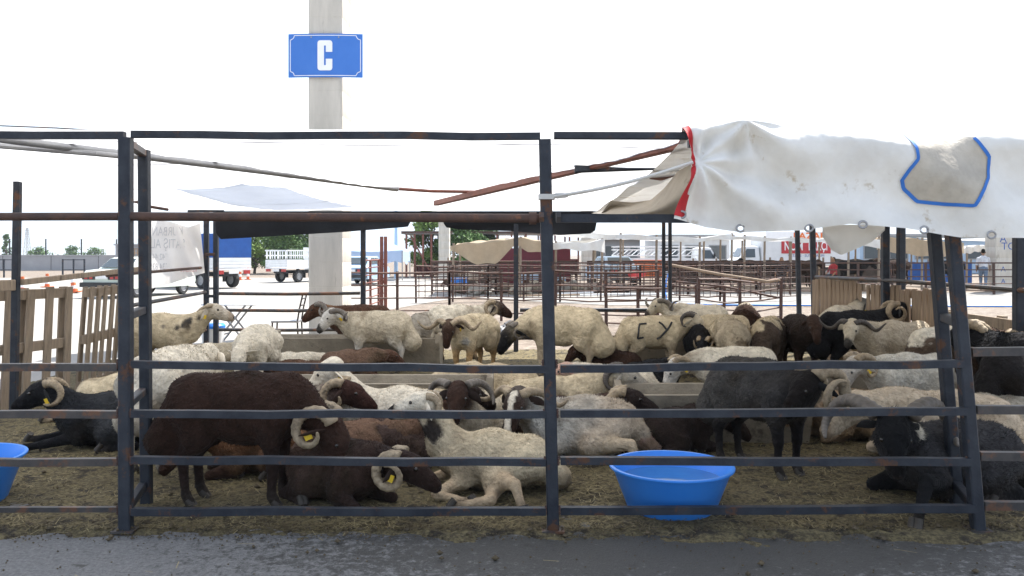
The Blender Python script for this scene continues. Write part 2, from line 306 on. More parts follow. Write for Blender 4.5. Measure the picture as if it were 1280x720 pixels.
def skeleton(pose, nel, naz, pitch, yaw, nlen, tail, fat, legs_out=None):
    P = []; add = lambda a, b, ra, rb, tg, ys=1.0, k=0.05: P.append((V3(*a), V3(*b), ra, rb, ys, tg, k))
    hoofs = []
    lift = 0.0
    if pose == 'stand':
        add((-0.29, 0, 0.585), (0.0, 0, 0.565), 0.165, 0.185, 'rump', 0.88 * fat)
        add((0.0, 0, 0.56), (0.27, 0, 0.575), 0.19, 0.172, 'body', 0.86 * fat)
        add((0.02, 0, 0.50), (0.20, 0, 0.49), 0.155, 0.14, 'belly', 0.9 * fat)
        add((0.33, 0, 0.56), (0.40, 0, 0.60), 0.14, 0.115, 'body', 0.85)
        for s in (-1, 1):
            add((-0.27, s * 0.085, 0.54), (-0.23, s * 0.095, 0.40), 0.125, 0.085, 'rump', 1, 0.06)
            add((-0.23, s * 0.095, 0.40), (-0.335, s * 0.095, 0.27), 0.07, 0.036, 'leg', 1, 0.03)
            add((-0.335, s * 0.095, 0.27), (-0.315, s * 0.095, 0.075), 0.031, 0.024, 'leg', 1, 0.02)
            add((-0.315, s * 0.095, 0.075), (-0.285, s * 0.095, 0.03), 0.028, 0.03, 'hoof', 1, 0.015); hoofs.append((V3(-0.285, s * 0.095, 0), V3(1, 0, 0)))
            add((0.28, s * 0.09, 0.55), (0.25, s * 0.105, 0.41), 0.10, 0.065, 'body', 1, 0.06)
            add((0.25, s * 0.105, 0.41), (0.265, s * 0.095, 0.24), 0.052, 0.035, 'leg', 1, 0.03)
            add((0.265, s * 0.095, 0.24), (0.255, s * 0.09, 0.075), 0.03, 0.024, 'leg', 1, 0.02)
            add((0.255, s * 0.09, 0.075), (0.285, s * 0.09, 0.03), 0.028, 0.03, 'hoof', 1, 0.015); hoofs.append((V3(0.285, s * 0.09, 0), V3(1, 0, 0)))
        nb = V3(0.37, 0, 0.62); tb = V3(-0.44, 0, 0.50)
    else:
        add((-0.27, 0, 0.225), (0.0, 0, 0.22), 0.165, 0.192, 'rump', 0.98 * fat)
        add((0.0, 0, 0.22), (0.25, 0, 0.235), 0.192, 0.16, 'body', 0.96 * fat)
        add((-0.15, 0, 0.15), (0.18, 0, 0.15), 0.14, 0.13, 'belly', 1.08 * fat)
        add((0.31, 0, 0.26), (0.40, 0, 0.31), 0.14, 0.115, 'body', 0.9)
        for s in (-1, 1):
            add((-0.25, s * 0.11, 0.22), (-0.04, s * 0.20, 0.14), 0.125, 0.085, 'rump', 1, 0.06)
            add((0.27, s * 0.10, 0.22), (0.22, s * 0.15, 0.10), 0.09, 0.058, 'body', 1, 0.05)
            ext = (legs_out or {}).get(('f', s)); exr = (legs_out or {}).get(('r', s))
            if ext: k1, k2 = V3(*ext[0]), V3(*ext[1])
            else: k1, k2 = V3(0.44, s * 0.15, 0.05), V3(0.25, s * 0.13, 0.035)
            add((0.23, s * 0.14, 0.11), k1, 0.05, 0.034, 'leg', 1, 0.03); dr = unit(k2 - k1)
            add(k1, k2, 0.032, 0.024, 'leg', 1, 0.015); add(k2, k2 + dr * 0.06, 0.027, 0.028, 'hoof', 1, 0.015); hoofs.append((k2 + dr * 0.05, dr))
            if exr: h1, h2 = V3(*exr[0]), V3(*exr[1])
            else: h1, h2 = V3(-0.27, s * 0.235, 0.05), V3(-0.05, s * 0.26, 0.032)
            add((-0.04, s * 0.20, 0.13), h1, 0.075, 0.038, 'leg', 1, 0.04); dr = unit(h2 - h1)
            add(h1, h2, 0.034, 0.025, 'leg', 1, 0.015); add(h2, h2 + dr * 0.06, 0.027, 0.028, 'hoof', 1, 0.015); hoofs.append((h2 + dr * 0.05, dr))
        nb = V3(0.37, 0, 0.32); tb = V3(-0.40, 0, 0.20)
    BX = 0.86                             # stocky trunk
    sx = V3(BX, 1.0, 1.0)
    P = [(a * sx, b * sx, ra, rb, ys, tg, k) for a, b, ra, rb, ys, tg, k in P]; hoofs = [(c * sx, d) for c, d in hoofs]; nb = nb * sx; tb = tb * sx
    add = lambda a, b, ra, rb, tg, ys=1.0, k=0.05: P.append((V3(*a), V3(*b), ra, rb, ys, tg, k))
    if tail > 0:
        if pose == 'stand':
            add(tb, tb + V3(-0.035, 0, -0.13), 0.075 * tail, 0.10 * tail, 'rump', 1.35, 0.05)
            for s in (-1, 1): add(tb + V3(-0.03, s * 0.05, -0.12), tb + V3(-0.03, s * 0.055, -0.19), 0.06 * tail, 0.05 * tail, 'rump', 1, 0.04)
        else:
            add(tb, tb + V3(-0.10, 0, -0.10), 0.075 * tail, 0.085 * tail, 'rump', 1.35, 0.05)
    e, a = R(nel), R(naz)
    nd = V3(math.cos(e) * math.cos(a), math.cos(e) * math.sin(a), math.sin(e)); N = nb + nd * nlen
    add(nb - nd * 0.06 + V3(-0.03, 0, -0.02), nb + nd * nlen * 0.55, 0.125, 0.085, 'neck', 0.85, 0.06)
    add(nb + nd * nlen * 0.5 + V3(0, 0, -0.01), N + V3(0, 0, -0.02), 0.085, 0.07, 'neck', 0.9, 0.04)
    p_, y_ = R(pitch), R(yaw)
    f = V3(math.cos(p_) * math.cos(y_), math.cos(p_) * math.sin(y_), math.sin(p_))
    sd = unit(np.cross(V3(0, 0, 1), f)); u = np.cross(f, sd)
    HS = 1.10
    h = lambda x, y, z: N + (f * x + sd * y + u * z) * HS
    hd = lambda a, b, ra, rb, tg, k: add(h(*a), h(*b), ra * HS, rb * HS, tg, 1.0, k)
    hd((-0.01, 0, 0.005), (0.05, 0, 0.012), 0.07, 0.066, 'head', 0.03)
    hd((0.05, 0, 0.006), (0.205, 0, -0.028), 0.058, 0.036, 'head', 0.03)
    hd((0.07, 0, 0.030), (0.18, 0, 0.0), 0.036, 0.028, 'head', 0.025)
    hd((0.03, 0, -0.045), (0.18, 0, -0.055), 0.04, 0.024, 'head', 0.025)
    hd((0.215, 0, -0.030), (0.222, 0, -0.042), 0.034, 0.030, 'muzzle', 0.02)
    for s in (-1, 1):
        hd((0.075, s * 0.046, 0.032), (0.10, s * 0.044, 0.022), 0.018, 0.015, 'head', 0.015)
    return P, hoofs, (N, f, sd, u)

def horn_path(kind, s, N, f, sd, u, turns, size, tw):
    pts = []; rad = []; n = 56
    R0 = 0.088 * size; th0 = R(85)
    base = N + f * 0.012 + sd * s * 0.036 + u * 0.052
    for i in range(n):
        t = i / (n - 1)
        if kind == 'curl':
            th = th0 + t * turns * 2 * math.pi; rr = R0 * (1 - 0.42 * t); out = (0.02 + 0.085 * t ** 1.1) * size
            c = base - R0 * (math.cos(th0) * f + math.sin(th0) * u) - f * 0.03 * size
            p = c + rr * (math.cos(th) * f + math.sin(th) * u) + sd * s * out
        elif kind == 'sweep':             # out, back and down beside the face
            th = th0 + t * turns * 2 * math.pi; rr = R0 * (1 - 0.25 * t); out = (0.03 + 0.17 * math.sin(min(1, t * 1.15) * math.pi / 2)) * size
            c = base - R0 * (math.cos(th0) * f + math.sin(th0) * u) - f * 0.03 * size
            p = c + rr * (math.cos(th) * f + math.sin(th) * u) + sd * s * out
        else:                             # wide: corkscrew carried out sideways
            th = th0 + t * turns * 2 * math.pi; rr = R0 * 0.62 * (1 - 0.25 * t); out = 0.30 * t ** 0.9 * size
            c = base - rr * 0.0 * u - 0.62 * R0 * (math.cos(th0) * f + math.sin(th0) * u)
            p = c + rr * (math.cos(th) * f + math.sin(th) * u) + sd * s * out - f * 0.05 * t * size
        pts.append(Vector(p)); rad.append(size * (0.031 * (1 - t) ** 0.75 + 0.005) * (1 + 0.075 * math.sin(i * 1.9)))
    return pts, rad

EAR = None
def ear_mesh(N, f, sd, u, s, droop, flip):
    m = MB(); b = N + f * -0.005 + sd * s * 0.072 + u * 0.008
    d = unit(sd * s * math.cos(droop) - u * math.sin(droop) - f * 0.25 * flip); prof = [0.016, 0.026, 0.031, 0.028, 0.018, 0.004]
    pts = [Vector(b + d * 0.13 * i / 5 + u * -0.012 * (i / 5) ** 2 * 2) for i in range(6)]
    m.tube(pts, prof, 8, flat=0.28, upv=unit(f * 0.8 + u * 0.5)); return m

def animal(name, cat, px, gy, head, label, pose='stand', sc_=1.0, neck=(35, 0), look=(-25, 0), nlen=0.24, tail=1.0, fat=1.0, wool=0.6,
           body=CREAM, face=None, legs=None, rump=None, belly=None, neckc=None, horn=None, hornm='horn_tan', turns=1.0, hsize=1.0, patch=None, muz=None,
           tagged=None, legs_out=None, group='sheep and rams in the market pen', res=None, roll=0.0, loc=None, fuzz=None, blaze=None, droop=None):
    seed = int(px * 7 + gy * 13) % 99991; r = random.Random(seed)
    g = G(px, gy) if loc is None else Vector(loc)
    near = gy > 530
    hgrid = res or (0.0165 if near else 0.0205)
    P, hoofs, HF = skeleton(pose, neck[0], neck[1], look[0], look[1], nlen, tail, fat, legs_out)
    lo = np.min([np.minimum(p[0], p[1]) - max(p[2], p[3]) * max(1, p[4]) for p in P], 0) - 0.06
    hi = np.max([np.maximum(p[0], p[1]) + max(p[2], p[3]) * max(1, p[4]) for p in P], 0) + 0.06
    n = np.ceil((hi - lo) / hgrid).astype(int) + 1
    ax = [lo[i] + hgrid * np.arange(n[i]) for i in range(3)]
    val = np.full(n, 1.0, np.float32)
    for p in P:                           # blend each bone in, only round itself
        m = max(p[2], p[3]) * max(1, p[4]) + 0.10
        a = np.maximum(((np.minimum(p[0], p[1]) - m - lo) / hgrid).astype(int), 0); b = np.minimum(((np.maximum(p[0], p[1]) + m - lo) / hgrid).astype(int) + 2, n)
        X = np.stack(np.meshgrid(ax[0][a[0]:b[0]], ax[1][a[1]:b[1]], ax[2][a[2]:b[2]], indexing='ij'), -1)
        d = prim_d(X, p); v = val[a[0]:b[0], a[1]:b[1], a[2]:b[2]]; k = p[6]
        hh = np.clip(0.5 + 0.5 * (v - d) / k, 0, 1)
        val[a[0]:b[0], a[1]:b[1], a[2]:b[2]] = v * (1 - hh) + d * hh - k * hh * (1 - hh)
    V, Q = surface_net(val, lo, hgrid)
    # which bone owns each vertex
    dd = np.stack([prim_d(V, p) for p in P], 1); tags = [p[5] for p in P]
    W = np.exp(-(dd - dd.min(1, keepdims=True)) / 0.016); W /= W.sum(1, keepdims=True)
    face = face or body; legs = legs or face; rump = rump or body; belly = belly or tuple(x * 0.9 for x in body); neckc = neckc or body
    muz = muz or tuple(x * y for x, y in zip(face, (0.72, 0.66, 0.62)))
    cm = dict(body=body, rump=rump, belly=belly, neck=neckc, head=face, muzzle=muz, leg=legs, hoof=(0.05, 0.042, 0.035))
    C = W @ np.array([cm[t] for t in tags], float)
    woolly = W @ np.array([1.0 if t in ('body', 'rump', 'belly', 'neck') else 0.0 for t in tags])
    if patch:                             # patches of another colour: (where, radius, colour)
        for (c, rad, pc) in patch:
            dist = np.linalg.norm((V - np.array(c)) * np.array([1, 0.8, 1]), axis=1) + rad * (0.45 * wob(V, 13, seed + 3) + 0.3 * wob(V, 34, seed + 4))
            k = np.clip((rad - dist) / 0.02 + 0.5, 0, 1)[:, None]; C = C * (1 - k) + np.array(pc) * k
    HSC = 1.10; N, f, sd, u = HF; q = (V - N) / HSC; hm = W @ np.array([t in ('head', 'muzzle') for t in tags], float)
    mk = (np.clip((q @ f + 0.25 * (q @ u) - 0.178 + 0.008 * wob(V, 40, seed)) / 0.02, 0, 1) * (hm > .5))[:, None]; C = C * (1 - mk) + np.array(muz) * mk
    nk = (np.hypot(np.abs(q @ sd) - 0.014, q @ u + 0.022) < 0.0075) & (q @ f > 0.225); C[nk] = (0.03, 0.02, 0.018)
    if blaze is not None:
        N, f, sd, u = HF; q = V - N; k = ((np.abs(q @ sd) < 0.022) & (q @ f > 0.0) & (q @ u > -0.02) & (W @ np.array([t in ('head', 'muzzle') for t in tags], float) > .5))[:, None]
        C = np.where(k, np.array(blaze), C)
    # dung-stained wool low down and in blotches
    dirt = np.clip(0.6 * wob(V, 7, seed + 9) + 0.35 * wob(V, 19, seed + 15) + (0.30 if pose == 'stand' else 0.16) / np.maximum(V[:, 2], 0.12) - 0.74, 0, 0.75) * woolly
    C = C * (1 - dirt[:, None]) + np.array((0.17, 0.125, 0.075)) * np.minimum(1, np.mean(body) * 4) * dirt[:, None]
    # lumps and creases of the fleece
    nn = np.zeros_like(V); fv = V[Q]; fn = np.cross(fv[:, 2] - fv[:, 0], fv[:, 3] - fv[:, 1])
    for i in range(4): np.add.at(nn, Q[:, i], fn)
    nn /= np.linalg.norm(nn, axis=1, keepdims=True) + 1e-9
    disp = (0.010 * wob(V, 9, seed) + 0.006 * wool * wob(V, 26, seed + 1) + 0.003 * wool * wob(V, 60, seed + 2)) * (0.25 + 0.75 * woolly)
    V = V + nn * disp[:, None]
    V[:, 2] = np.maximum(V[:, 2], 0.002)
    root = thing(name, label, cat, g, R(head), group); root.scale = (sc_,) * 3
    if roll: root.rotation_euler = (R(roll), 0, R(head))
    npmesh('body', V, Q, FLEECE, root, C)
    # short wool standing off the skin
    nf = int((11000 if near else 5200) if fuzz is None else fuzz)
    if nf:
        gen = np.random.default_rng(seed); area = np.linalg.norm(fn, axis=1) * (0.12 + woolly[Q].mean(1)); fi = gen.choice(len(Q), nf, p=area / area.sum())
        a, b = gen.random((2, nf, 1)); q = V[Q[fi]]
        p0 = (q[:, 0] * (1 - a) + q[:, 1] * a) * (1 - b) + (q[:, 3] * (1 - a) + q[:, 2] * a) * b
        nm = nn[Q[fi, 0]]; comb = np.array([-0.6, 0, -0.5]) + 0.75 * np.stack([wob(p0, 17, seed + 20 + i) for i in range(3)], 1) + gen.normal(0, 0.28, (nf, 3))
        comb -= nm * (comb * nm).sum(1, keepdims=True)
        L = gen.uniform(0.010, 0.026, (nf, 1)) * (0.35 + 0.65 * wool)
        dv = nm * 0.32 + comb * 0.75; dv /= np.linalg.norm(dv, axis=1, keepdims=True); sv = np.cross(dv, nm) ; sv /= np.linalg.norm(sv, axis=1, keepdims=True) + 1e-9
        wv = 0.0028 if near else 0.004
        T = np.stack([p0 - sv * wv, p0 + sv * wv, p0 + dv * L], 1).reshape(-1, 3)
        cc = np.repeat(C[Q[fi, 0]] * (gen.uniform(0.78, 1.2, (nf, 1)) if np.mean(body) > .3 else gen.uniform(0.6, 1.5, (nf, 1))), 3, 0)
        stuff(npmesh('fleece', T, np.arange(nf * 3).reshape(-1, 3), FLEECE, root, np.clip(cc, 0, 0.85), smooth=False))
    N, f, sd, u = HF
    fm = bpy.data.materials.get('skin_%02d%02d%02d' % tuple(int(x * 99) for x in face)) or mat('skin_%02d%02d%02d' % tuple(int(x * 99) for x in face), face, tuple(x * 0.8 for x in face), 20, 0.85, bump=0.3)
    for s in (-1, 1):
        MB().sphere(N + f * 0.097 + sd * s * 0.062 + u * 0.029, 0.0135, 10).build('eye', M['eye'], root, 180)
        dr = R(r.uniform(35, 60)) if droop is None else R(droop)
        ear_mesh(N, f, sd, u, s, dr, 1).build('ear', fm, root, 180)
        if horn:
            hp, hr = horn_path(horn, s, N, f, sd, u, turns * r.uniform(0.93, 1.07), hsize, 0)
            MB().tube(hp, hr, 10, flat=0.85).build('horn', M[hornm], root, 180)
        if tagged and s == tagged:
            d = unit(sd * s * math.cos(dr) - u * math.sin(dr) - f * 0.25); c = N - f * 0.005 + sd * s * 0.066 + u * 0.008 + d * 0.085 + f * 0.015
            MB().box(c - u * 0.022, (0.035, 0.010, 0.042), Matrix((f, sd, u)).transposed()).build('ear_tag', M['yellow'], root)
    if gy > 455:
        for c, dr in hoofs:
            m = MB(); pr = unit(np.cross(V3(0, 0, 1), dr)) if abs(dr[2]) < 0.95 else V3(0, 1, 0)
            for s in (-1, 1):
                q = c + pr * s * 0.014
                q[2] = max(q[2], 0.0)
                m.tube([q + V3(0, 0, 0.05) - dr * 0.012, q + V3(0, 0, 0.022) + dr * 0.012, q + V3(0, 0, 0.003) + dr * 0.024], [0.0185, 0.021, 0.021], 7)
            m.build('hoof', M['hoof'], root, 60)
    return root
# ---------------------------------------------------------------- ground
def ground_mat():
    m = mat('dry_dirt', (0.185, 0.15, 0.118), (0.115, 0.09, 0.07), 2.2, 0.95, bump=0.8, bscale=9, c3=(0.27, 0.235, 0.195), s3=7, t3=0.54, detail=10)
    return m
M['dirt'] = ground_mat()
M['yard'] = mat('pale_concrete_yard', (0.30, 0.285, 0.26), (0.24, 0.23, 0.21), 0.5, 0.9, bump=0.2, bscale=20, c3=(0.18, 0.17, 0.15), s3=0.9, t3=0.62)
M['gravel'] = mat('pale_gravel', (0.29, 0.28, 0.26), (0.17, 0.165, 0.155), 7, 0.95, bump=0.7, bscale=16)
def asphalt_mat():
    m = mat('old_asphalt', (0.235, 0.228, 0.218), (0.12, 0.117, 0.112), 55, 0.85, bump=0.6, bscale=120, c3=(0.085, 0.08, 0.07), s3=5, t3=0.60, detail=12, contrast=(0.3, 0.7))
    n = m.node_tree; L = n.links.new; p = n.nodes['Principled BSDF']; src = p.inputs['Base Color'].links[0].from_socket
    tc = n.nodes.new('ShaderNodeTexCoord'); mp = n.nodes.new('ShaderNodeMapping'); mp.vector_type = 'POINT'
    mp.inputs['Location'].default_value = (-0.55, -10.2, 0); mp.inputs['Scale'].default_value = (0.62, 2.4, 0)
    L(tc.outputs['Object'], mp.inputs[0]); ln = n.nodes.new('ShaderNodeVectorMath'); ln.operation = 'LENGTH'; L(mp.outputs[0], ln.inputs[0])
    nz = n.nodes.new('ShaderNodeTexNoise'); nz.inputs['Scale'].default_value = 15; nz.inputs['Detail'].default_value = 12; nz.inputs['Roughness'].default_value = 0.86; L(tc.outputs['Object'], nz.inputs['Vector'])
    a = n.nodes.new('ShaderNodeMath'); a.operation = 'MULTIPLY_ADD'; L(nz.outputs[0], a.inputs[0]); a.inputs[1].default_value = 7.0; L(ln.outputs['Value'], a.inputs[2])
    rp = n.nodes.new('ShaderNodeValToRGB'); rp.color_ramp.elements[0].position = 0.0; rp.color_ramp.elements[1].position = 1.0
    s = n.nodes.new('ShaderNodeMapRange'); s.inputs[1].default_value = 4.5; s.inputs[2].default_value = 5.0; s.inputs[3].default_value = 0.82; s.inputs[4].default_value = 0; L(a.outputs[0], s.inputs[0])
    mx = n.nodes.new('ShaderNodeMixRGB'); L(s.outputs[0], mx.inputs[0]); L(src, mx.inputs[1]); mx.inputs[2].default_value = (0.036, 0.034, 0.030, 1); L(mx.outputs[0], p.inputs['Base Color'])
    r = n.nodes.new('ShaderNodeMapRange'); r.inputs[3].default_value = 0.85; r.inputs[4].default_value = 0.6; L(s.outputs[0], r.inputs[0]); L(r.outputs[0], p.inputs['Roughness'])
    return m
M['asphalt'] = asphalt_mat()
def litter_mat():
    m = mat('trodden_straw_litter', (0.175, 0.142, 0.072), (0.062, 0.05, 0.028), 38, 0.95, bump=1.0, bscale=70, c3=(0.036, 0.029, 0.02), s3=7, t3=0.53, detail=12, contrast=(0.38, 0.62))
    return m
M['litter'] = litter_mat()
def sheet(name, x0, x1, y0, y1, z, m):
    return struct(MB().add([(x0, y0, z), (x1, y0, z), (x1, y1, z), (x0, y1, z)], [(0, 1, 2, 3)]).build(name, m, recalc=False))
sheet('ground', -6000, 6000, -40, 7200, -0.02, M['dirt'])
sheet('asphalt_road', -40, 40, -8, 5.2, -0.004, M['asphalt'])
yp = [G(0, 520), G(238, 447), G(430, 421), G(455, 392), G(540, 377), G(700, 352), G(690, 347), G(-900, 347), G(-900, 520)]
struct(MB().add([(p.x, p.y, -0.012) for p in yp], [tuple(range(len(yp)))]).build('concrete_yard', M['yard'], recalc=True))
gp = [G(600, 373), G(760, 381), G(1500, 384), G(1500, 366), G(700, 364), G(600, 364)]
struct(MB().add([(p.x, p.y, -0.008) for p in gp], [tuple(range(len(gp)))]).build('gravel_track', M['gravel'], recalc=True))

def litter():
    nx, ny = 330, 250; x = np.linspace(-5.6, 5.3, nx); t = np.linspace(0, 1, ny); y = 4.1 + 9.0 * t ** 1.35
    Xg, Yg = np.meshgrid(x, y, indexing='ij'); P = np.stack([Xg, Yg, 0 * Xg], -1)
    z = 0.012 + 0.012 * wob(P, 3, 1) + 0.008 * wob(P, 13, 2) + 0.006 * wob(P, 37, 3)
    edge = 4.55 + 0.10 * wob(P, 2.2, 5) + 0.09 * wob(P, 7, 6) + 0.05 * wob(P, 21, 7); z = np.where(Yg < edge, z - (edge - Yg) * 0.22, z)
    P[..., 2] = z; i = np.arange(nx * ny).reshape(nx, ny)
    Q = np.stack([i[:-1, :-1], i[1:, :-1], i[1:, 1:], i[:-1, 1:]], -1).reshape(-1, 4)
    return struct(npmesh('pen_floor', P.reshape(-1, 3), Q, M['litter']))
litter()
def floor_z(x, y): return 0.014
def scatter():
    g = np.random.default_rng(5); n = 42000
    y = 4.54 + 7.3 * g.random(n) ** 1.5; y[:700] = 4.6 - 0.8 * g.random(700) ** 2; x = g.uniform(-5, 5, n); keep = (np.abs(x) < y * 0.64 + 0.2) & (y > 4.49 + 0.12 * wob(np.stack([x, 0 * x, 0 * x], 1), 2.2, 5) - 0.25 * (g.random(n) < .06)); x, y = x[keep], y[keep]; n = len(x)
    a = g.uniform(0, 6.28, n); L = g.uniform(0.008, 0.026, n) * np.where(g.random(n) < .03, 2.4, 1); wd = g.uniform(0.0012, 0.0026, n); ti = g.uniform(-0.25, 0.35, n)
    d = np.stack([np.cos(a), np.sin(a), ti], 1); s = np.stack([-np.sin(a), np.cos(a), 0 * a], 1); c = np.stack([x, y, 0.018 + g.uniform(0, 0.014, n)], 1)
    c[:, 2] -= np.clip(4.5 - y, 0, 1) * 0.05
    V = np.stack([c - d * L[:, None] - s * wd[:, None], c + d * L[:, None] - s * wd[:, None], c + d * L[:, None] + s * wd[:, None], c - d * L[:, None] + s * wd[:, None]], 1).reshape(-1, 3)
    m = mat('straw', (0.30, 0.245, 0.125), (0.085, 0.066, 0.034), 3, 0.8, detail=2)
    stuff(npmesh('loose_straw', V, np.arange(4 * n).reshape(-1, 4), m, smooth=False))
    n = 420; y = np.r_[4.5 + 4 * g.random(396) ** 1.4, 3.6 + g.random(24)]; x = g.uniform(-3.6, 3.6, n); a = g.uniform(0, 6.28, n); L = g.uniform(0.02, 0.055, n); d = np.stack([np.cos(a), np.sin(a), g.uniform(-.1, .15, n)], 1); s = np.stack([-np.sin(a), np.cos(a), 0 * a], 1) * 0.0022
    c = np.stack([x, y, np.where(y > 4.55, 0.034, 0.008)], 1); V = np.stack([c - d * L[:, None] - s, c - d * L[:, None] + s, c + d * L[:, None] + s, c + d * L[:, None] - s], 1).reshape(-1, 3)
    stuff(npmesh('long_stalks', V, np.arange(4 * n).reshape(-1, 4), mat('straw_stalk', (0.36, 0.295, 0.16), (0.22, 0.175, 0.09), 3, 0.8, detail=2), smooth=False))
    # dung crumbs on the litter, thinning out over the road
    n = 8300; y = np.r_[4.4 + 5 * g.random(5400) ** 1.3, 4.6 - 1.7 * g.random(1100) ** 1.9, 4.52 + 0.07 * g.normal(size=1800)]; x = np.r_[g.uniform(-4.2, 4.2, n - 1800), (g.integers(0, 60, 1800) / 60 - .5) * 7.6 + 0.09 * g.normal(size=1800)]
    r = g.uniform(0.003, 0.008, n) * np.where(g.random(n) < 0.05, 2.6, 1)
    z = np.where(y > 4.5, 0.02, 0.004) + r * 0.3
    o = np.array([(1, 0, 0), (0, 1, 0), (-1, 0, 0), (0, -1, 0), (0, 0, .8), (0, 0, -.6)], float); f = np.array([(0, 1, 4), (1, 2, 4), (2, 3, 4), (3, 0, 4), (1, 0, 5), (2, 1, 5), (3, 2, 5), (0, 3, 5)])
    jit = 1 + g.uniform(-.35, .35, (n, 6, 1)); V = np.stack([x, y, z], 1)[:, None] + o[None] * r[:, None, None] * jit
    Q = (f[None] + 6 * np.arange(n)[:, None, None]).reshape(-1, 3)
    stuff(npmesh('dung_crumbs', V.reshape(-1, 3), Q, mat('dung', (0.06, 0.047, 0.03), (0.12, 0.092, 0.055), 5, 0.9), smooth=False))
scatter()

# ---------------------------------------------------------------- steel frame of the pen
frame = thing('pen_frame', 'dark steel tube frame of the sheep pen with front rails and roof posts', 'pen frame', (0, 4.54, 0))
def part(mb, name, m, root=frame, smooth=None, **k):
    mw = Vector(root.location)
    mb.v = [tuple(Vector(p) - mw) for p in mb.v]
    return mb.build(name, m, root, smooth, **k)
def fpost(a, b, wd, m='steel', name='post'): return part(MB().bar(a, b, wd * 0.86), name, M[m])
RR = random.Random(9)
def frail(a, b, h=0.045, wd=None, m='steel', name='rail'):
    a, b = Vector(a), Vector(b); h = h * 0.9; w_ = (b - a).length
    if w_ < 0.8: return part(MB().bar(a, b, h, h), name, M[m])
    n = 6; pts = [a + (b - a) * (i / n) + (Vector((0, RR.uniform(-.004, .004), RR.uniform(-.005, .004))) if 0 < i < n else Vector()) for i in range(n + 1)]   # knocked slightly out of true
    return part(MB().tube(pts, h / 2 ** .5, 4, a0=math.pi / 4), name, M[m], smooth=30)
def weld(x, y, z):                        # lumpy weld bead where a rail meets a post
    m = MB()
    for k in range(5): m.sphere((x, y - 0.022, z - 0.02 + 0.01 * k), 0.0065 + 0.002 * (k % 2), 6)
    return part(m, 'weld', M['rust'], smooth=180)
YF = 4.54; XL, XM, XR = -2.087, 0.222, 2.52
fpost((XL, YF, 0), (XL, YF, 2.13), 0.075); fpost((XM - 0.0, YF, 0), (XM - 0.045, YF, 2.12), 0.075)
fpost((XR, YF, 0), (XR - 0.185, YF, 2.13), 0.075)
fpost((-2.175, 5.0, 0), (-2.19, 5.0, 2.12), 0.07); fpost((2.64, 4.98, 0), (2.46, 4.98, 2.13), 0.075)
for x in (XL, XM, XR): part(MB().box((x, YF, 0.012), (0.12, 0.11, 0.012)), 'base_plate', M['steel_worn'])
for z in (0.13, 0.69, 1.17, 2.10): frail((XL, YF + 0.04, z), (-2.185, 4.965, z), 0.05, m='steel_worn' if z > 1.5 else 'steel', name='spacer')
for z in (0.14, 1.13): frail((XR - 0.08 * z, YF + 0.04, z), (2.63 - 0.075 * z, 4.945, z), 0.055, name='spacer')
def px_z(y): return EYE - (y - HY) / (F / YF)
for z in (0.91, 0.645, 0.39, 0.125):
    for x in (XL - 0.036, XL + 0.036, XM - 0.038 - 0.02 * z, XM + 0.036 - 0.02 * z, XR - 0.045 - 0.08 * z): weld(x, YF, z)
for i, (a, b) in enumerate([(459, 459), (518, 518), (577, 577), (636.5, 636.5)]):
    frail((-5.0, YF, px_z(a)), (XL - 0.04, YF, px_z(b)), 0.044 if i < 3 else 0.03, m='steel_worn')
for a, b in [(455, 461), (516.5, 517), (574, 577), (638.5, 638)]: frail((XL + 0.04, YF - 0.012, px_z(a)), (XM - 0.04, YF - 0.012, px_z(b)), 0.044)
for a, b in [(461, 453.5), (517, 513), (576, 576), (638.5, 634)]: frail((XM + 0.04, YF + 0.006, px_z(a)), (XR - 0.02 - 0.08 * px_z(b), YF - 0.044 + 0.02, px_z(b)), 0.045)
for a, b in [(440, 436), (512, 509), (570, 572), (632, 629)]: frail((XR + 0.04 - 0.08 * px_z(a), YF + 0.004, px_z(a)), (5.0, YF, px_z(b)), 0.05, m='steel_worn')
# upper front bars
frail((-5.0, YF, 2.143), (XL - 0.005, YF, 2.143), 0.044); frail((XL + 0.035, YF - 0.004, 2.148), (XM - 0.07, YF - 0.004, 2.138), 0.042); frail((XM + 0.005, YF, 2.142), (0.95, YF, 2.14), 0.044); frail((0.955, YF + 0.02, 2.10), (4.6, YF + 0.02, 2.07), 0.044)
part(MB().tube([(-5.0, YF - 0.0, 1.70), (XL - 0.036, YF, 1.705)], 0.022, 12), 'rail', M['rust'], smooth=40)
part(MB().tube([(XL + 0.03, YF - 0.002, 1.705), (-0.9, YF, 1.70), (XM - 0.065, YF, 1.695)], 0.024, 12), 'rail', M['rust'], smooth=40)
frail((XM + 0.02, YF + 0.01, 1.695), (3.5, YF + 0.01, 1.69), 0.05)
part(MB().tube([(XM - 0.13, YF, 1.695), (XM - 0.09, YF, 1.695)], 0.034, 12), 'clamp', M['rust'], smooth=40)
for s in (-0.075, 0.015): part(MB().tube([(XM + s, YF - 0.02, 1.70), (XM + s + 0.025, YF - 0.02, 1.70)], 0.03, 6), 'bolt', M['steel_worn'])
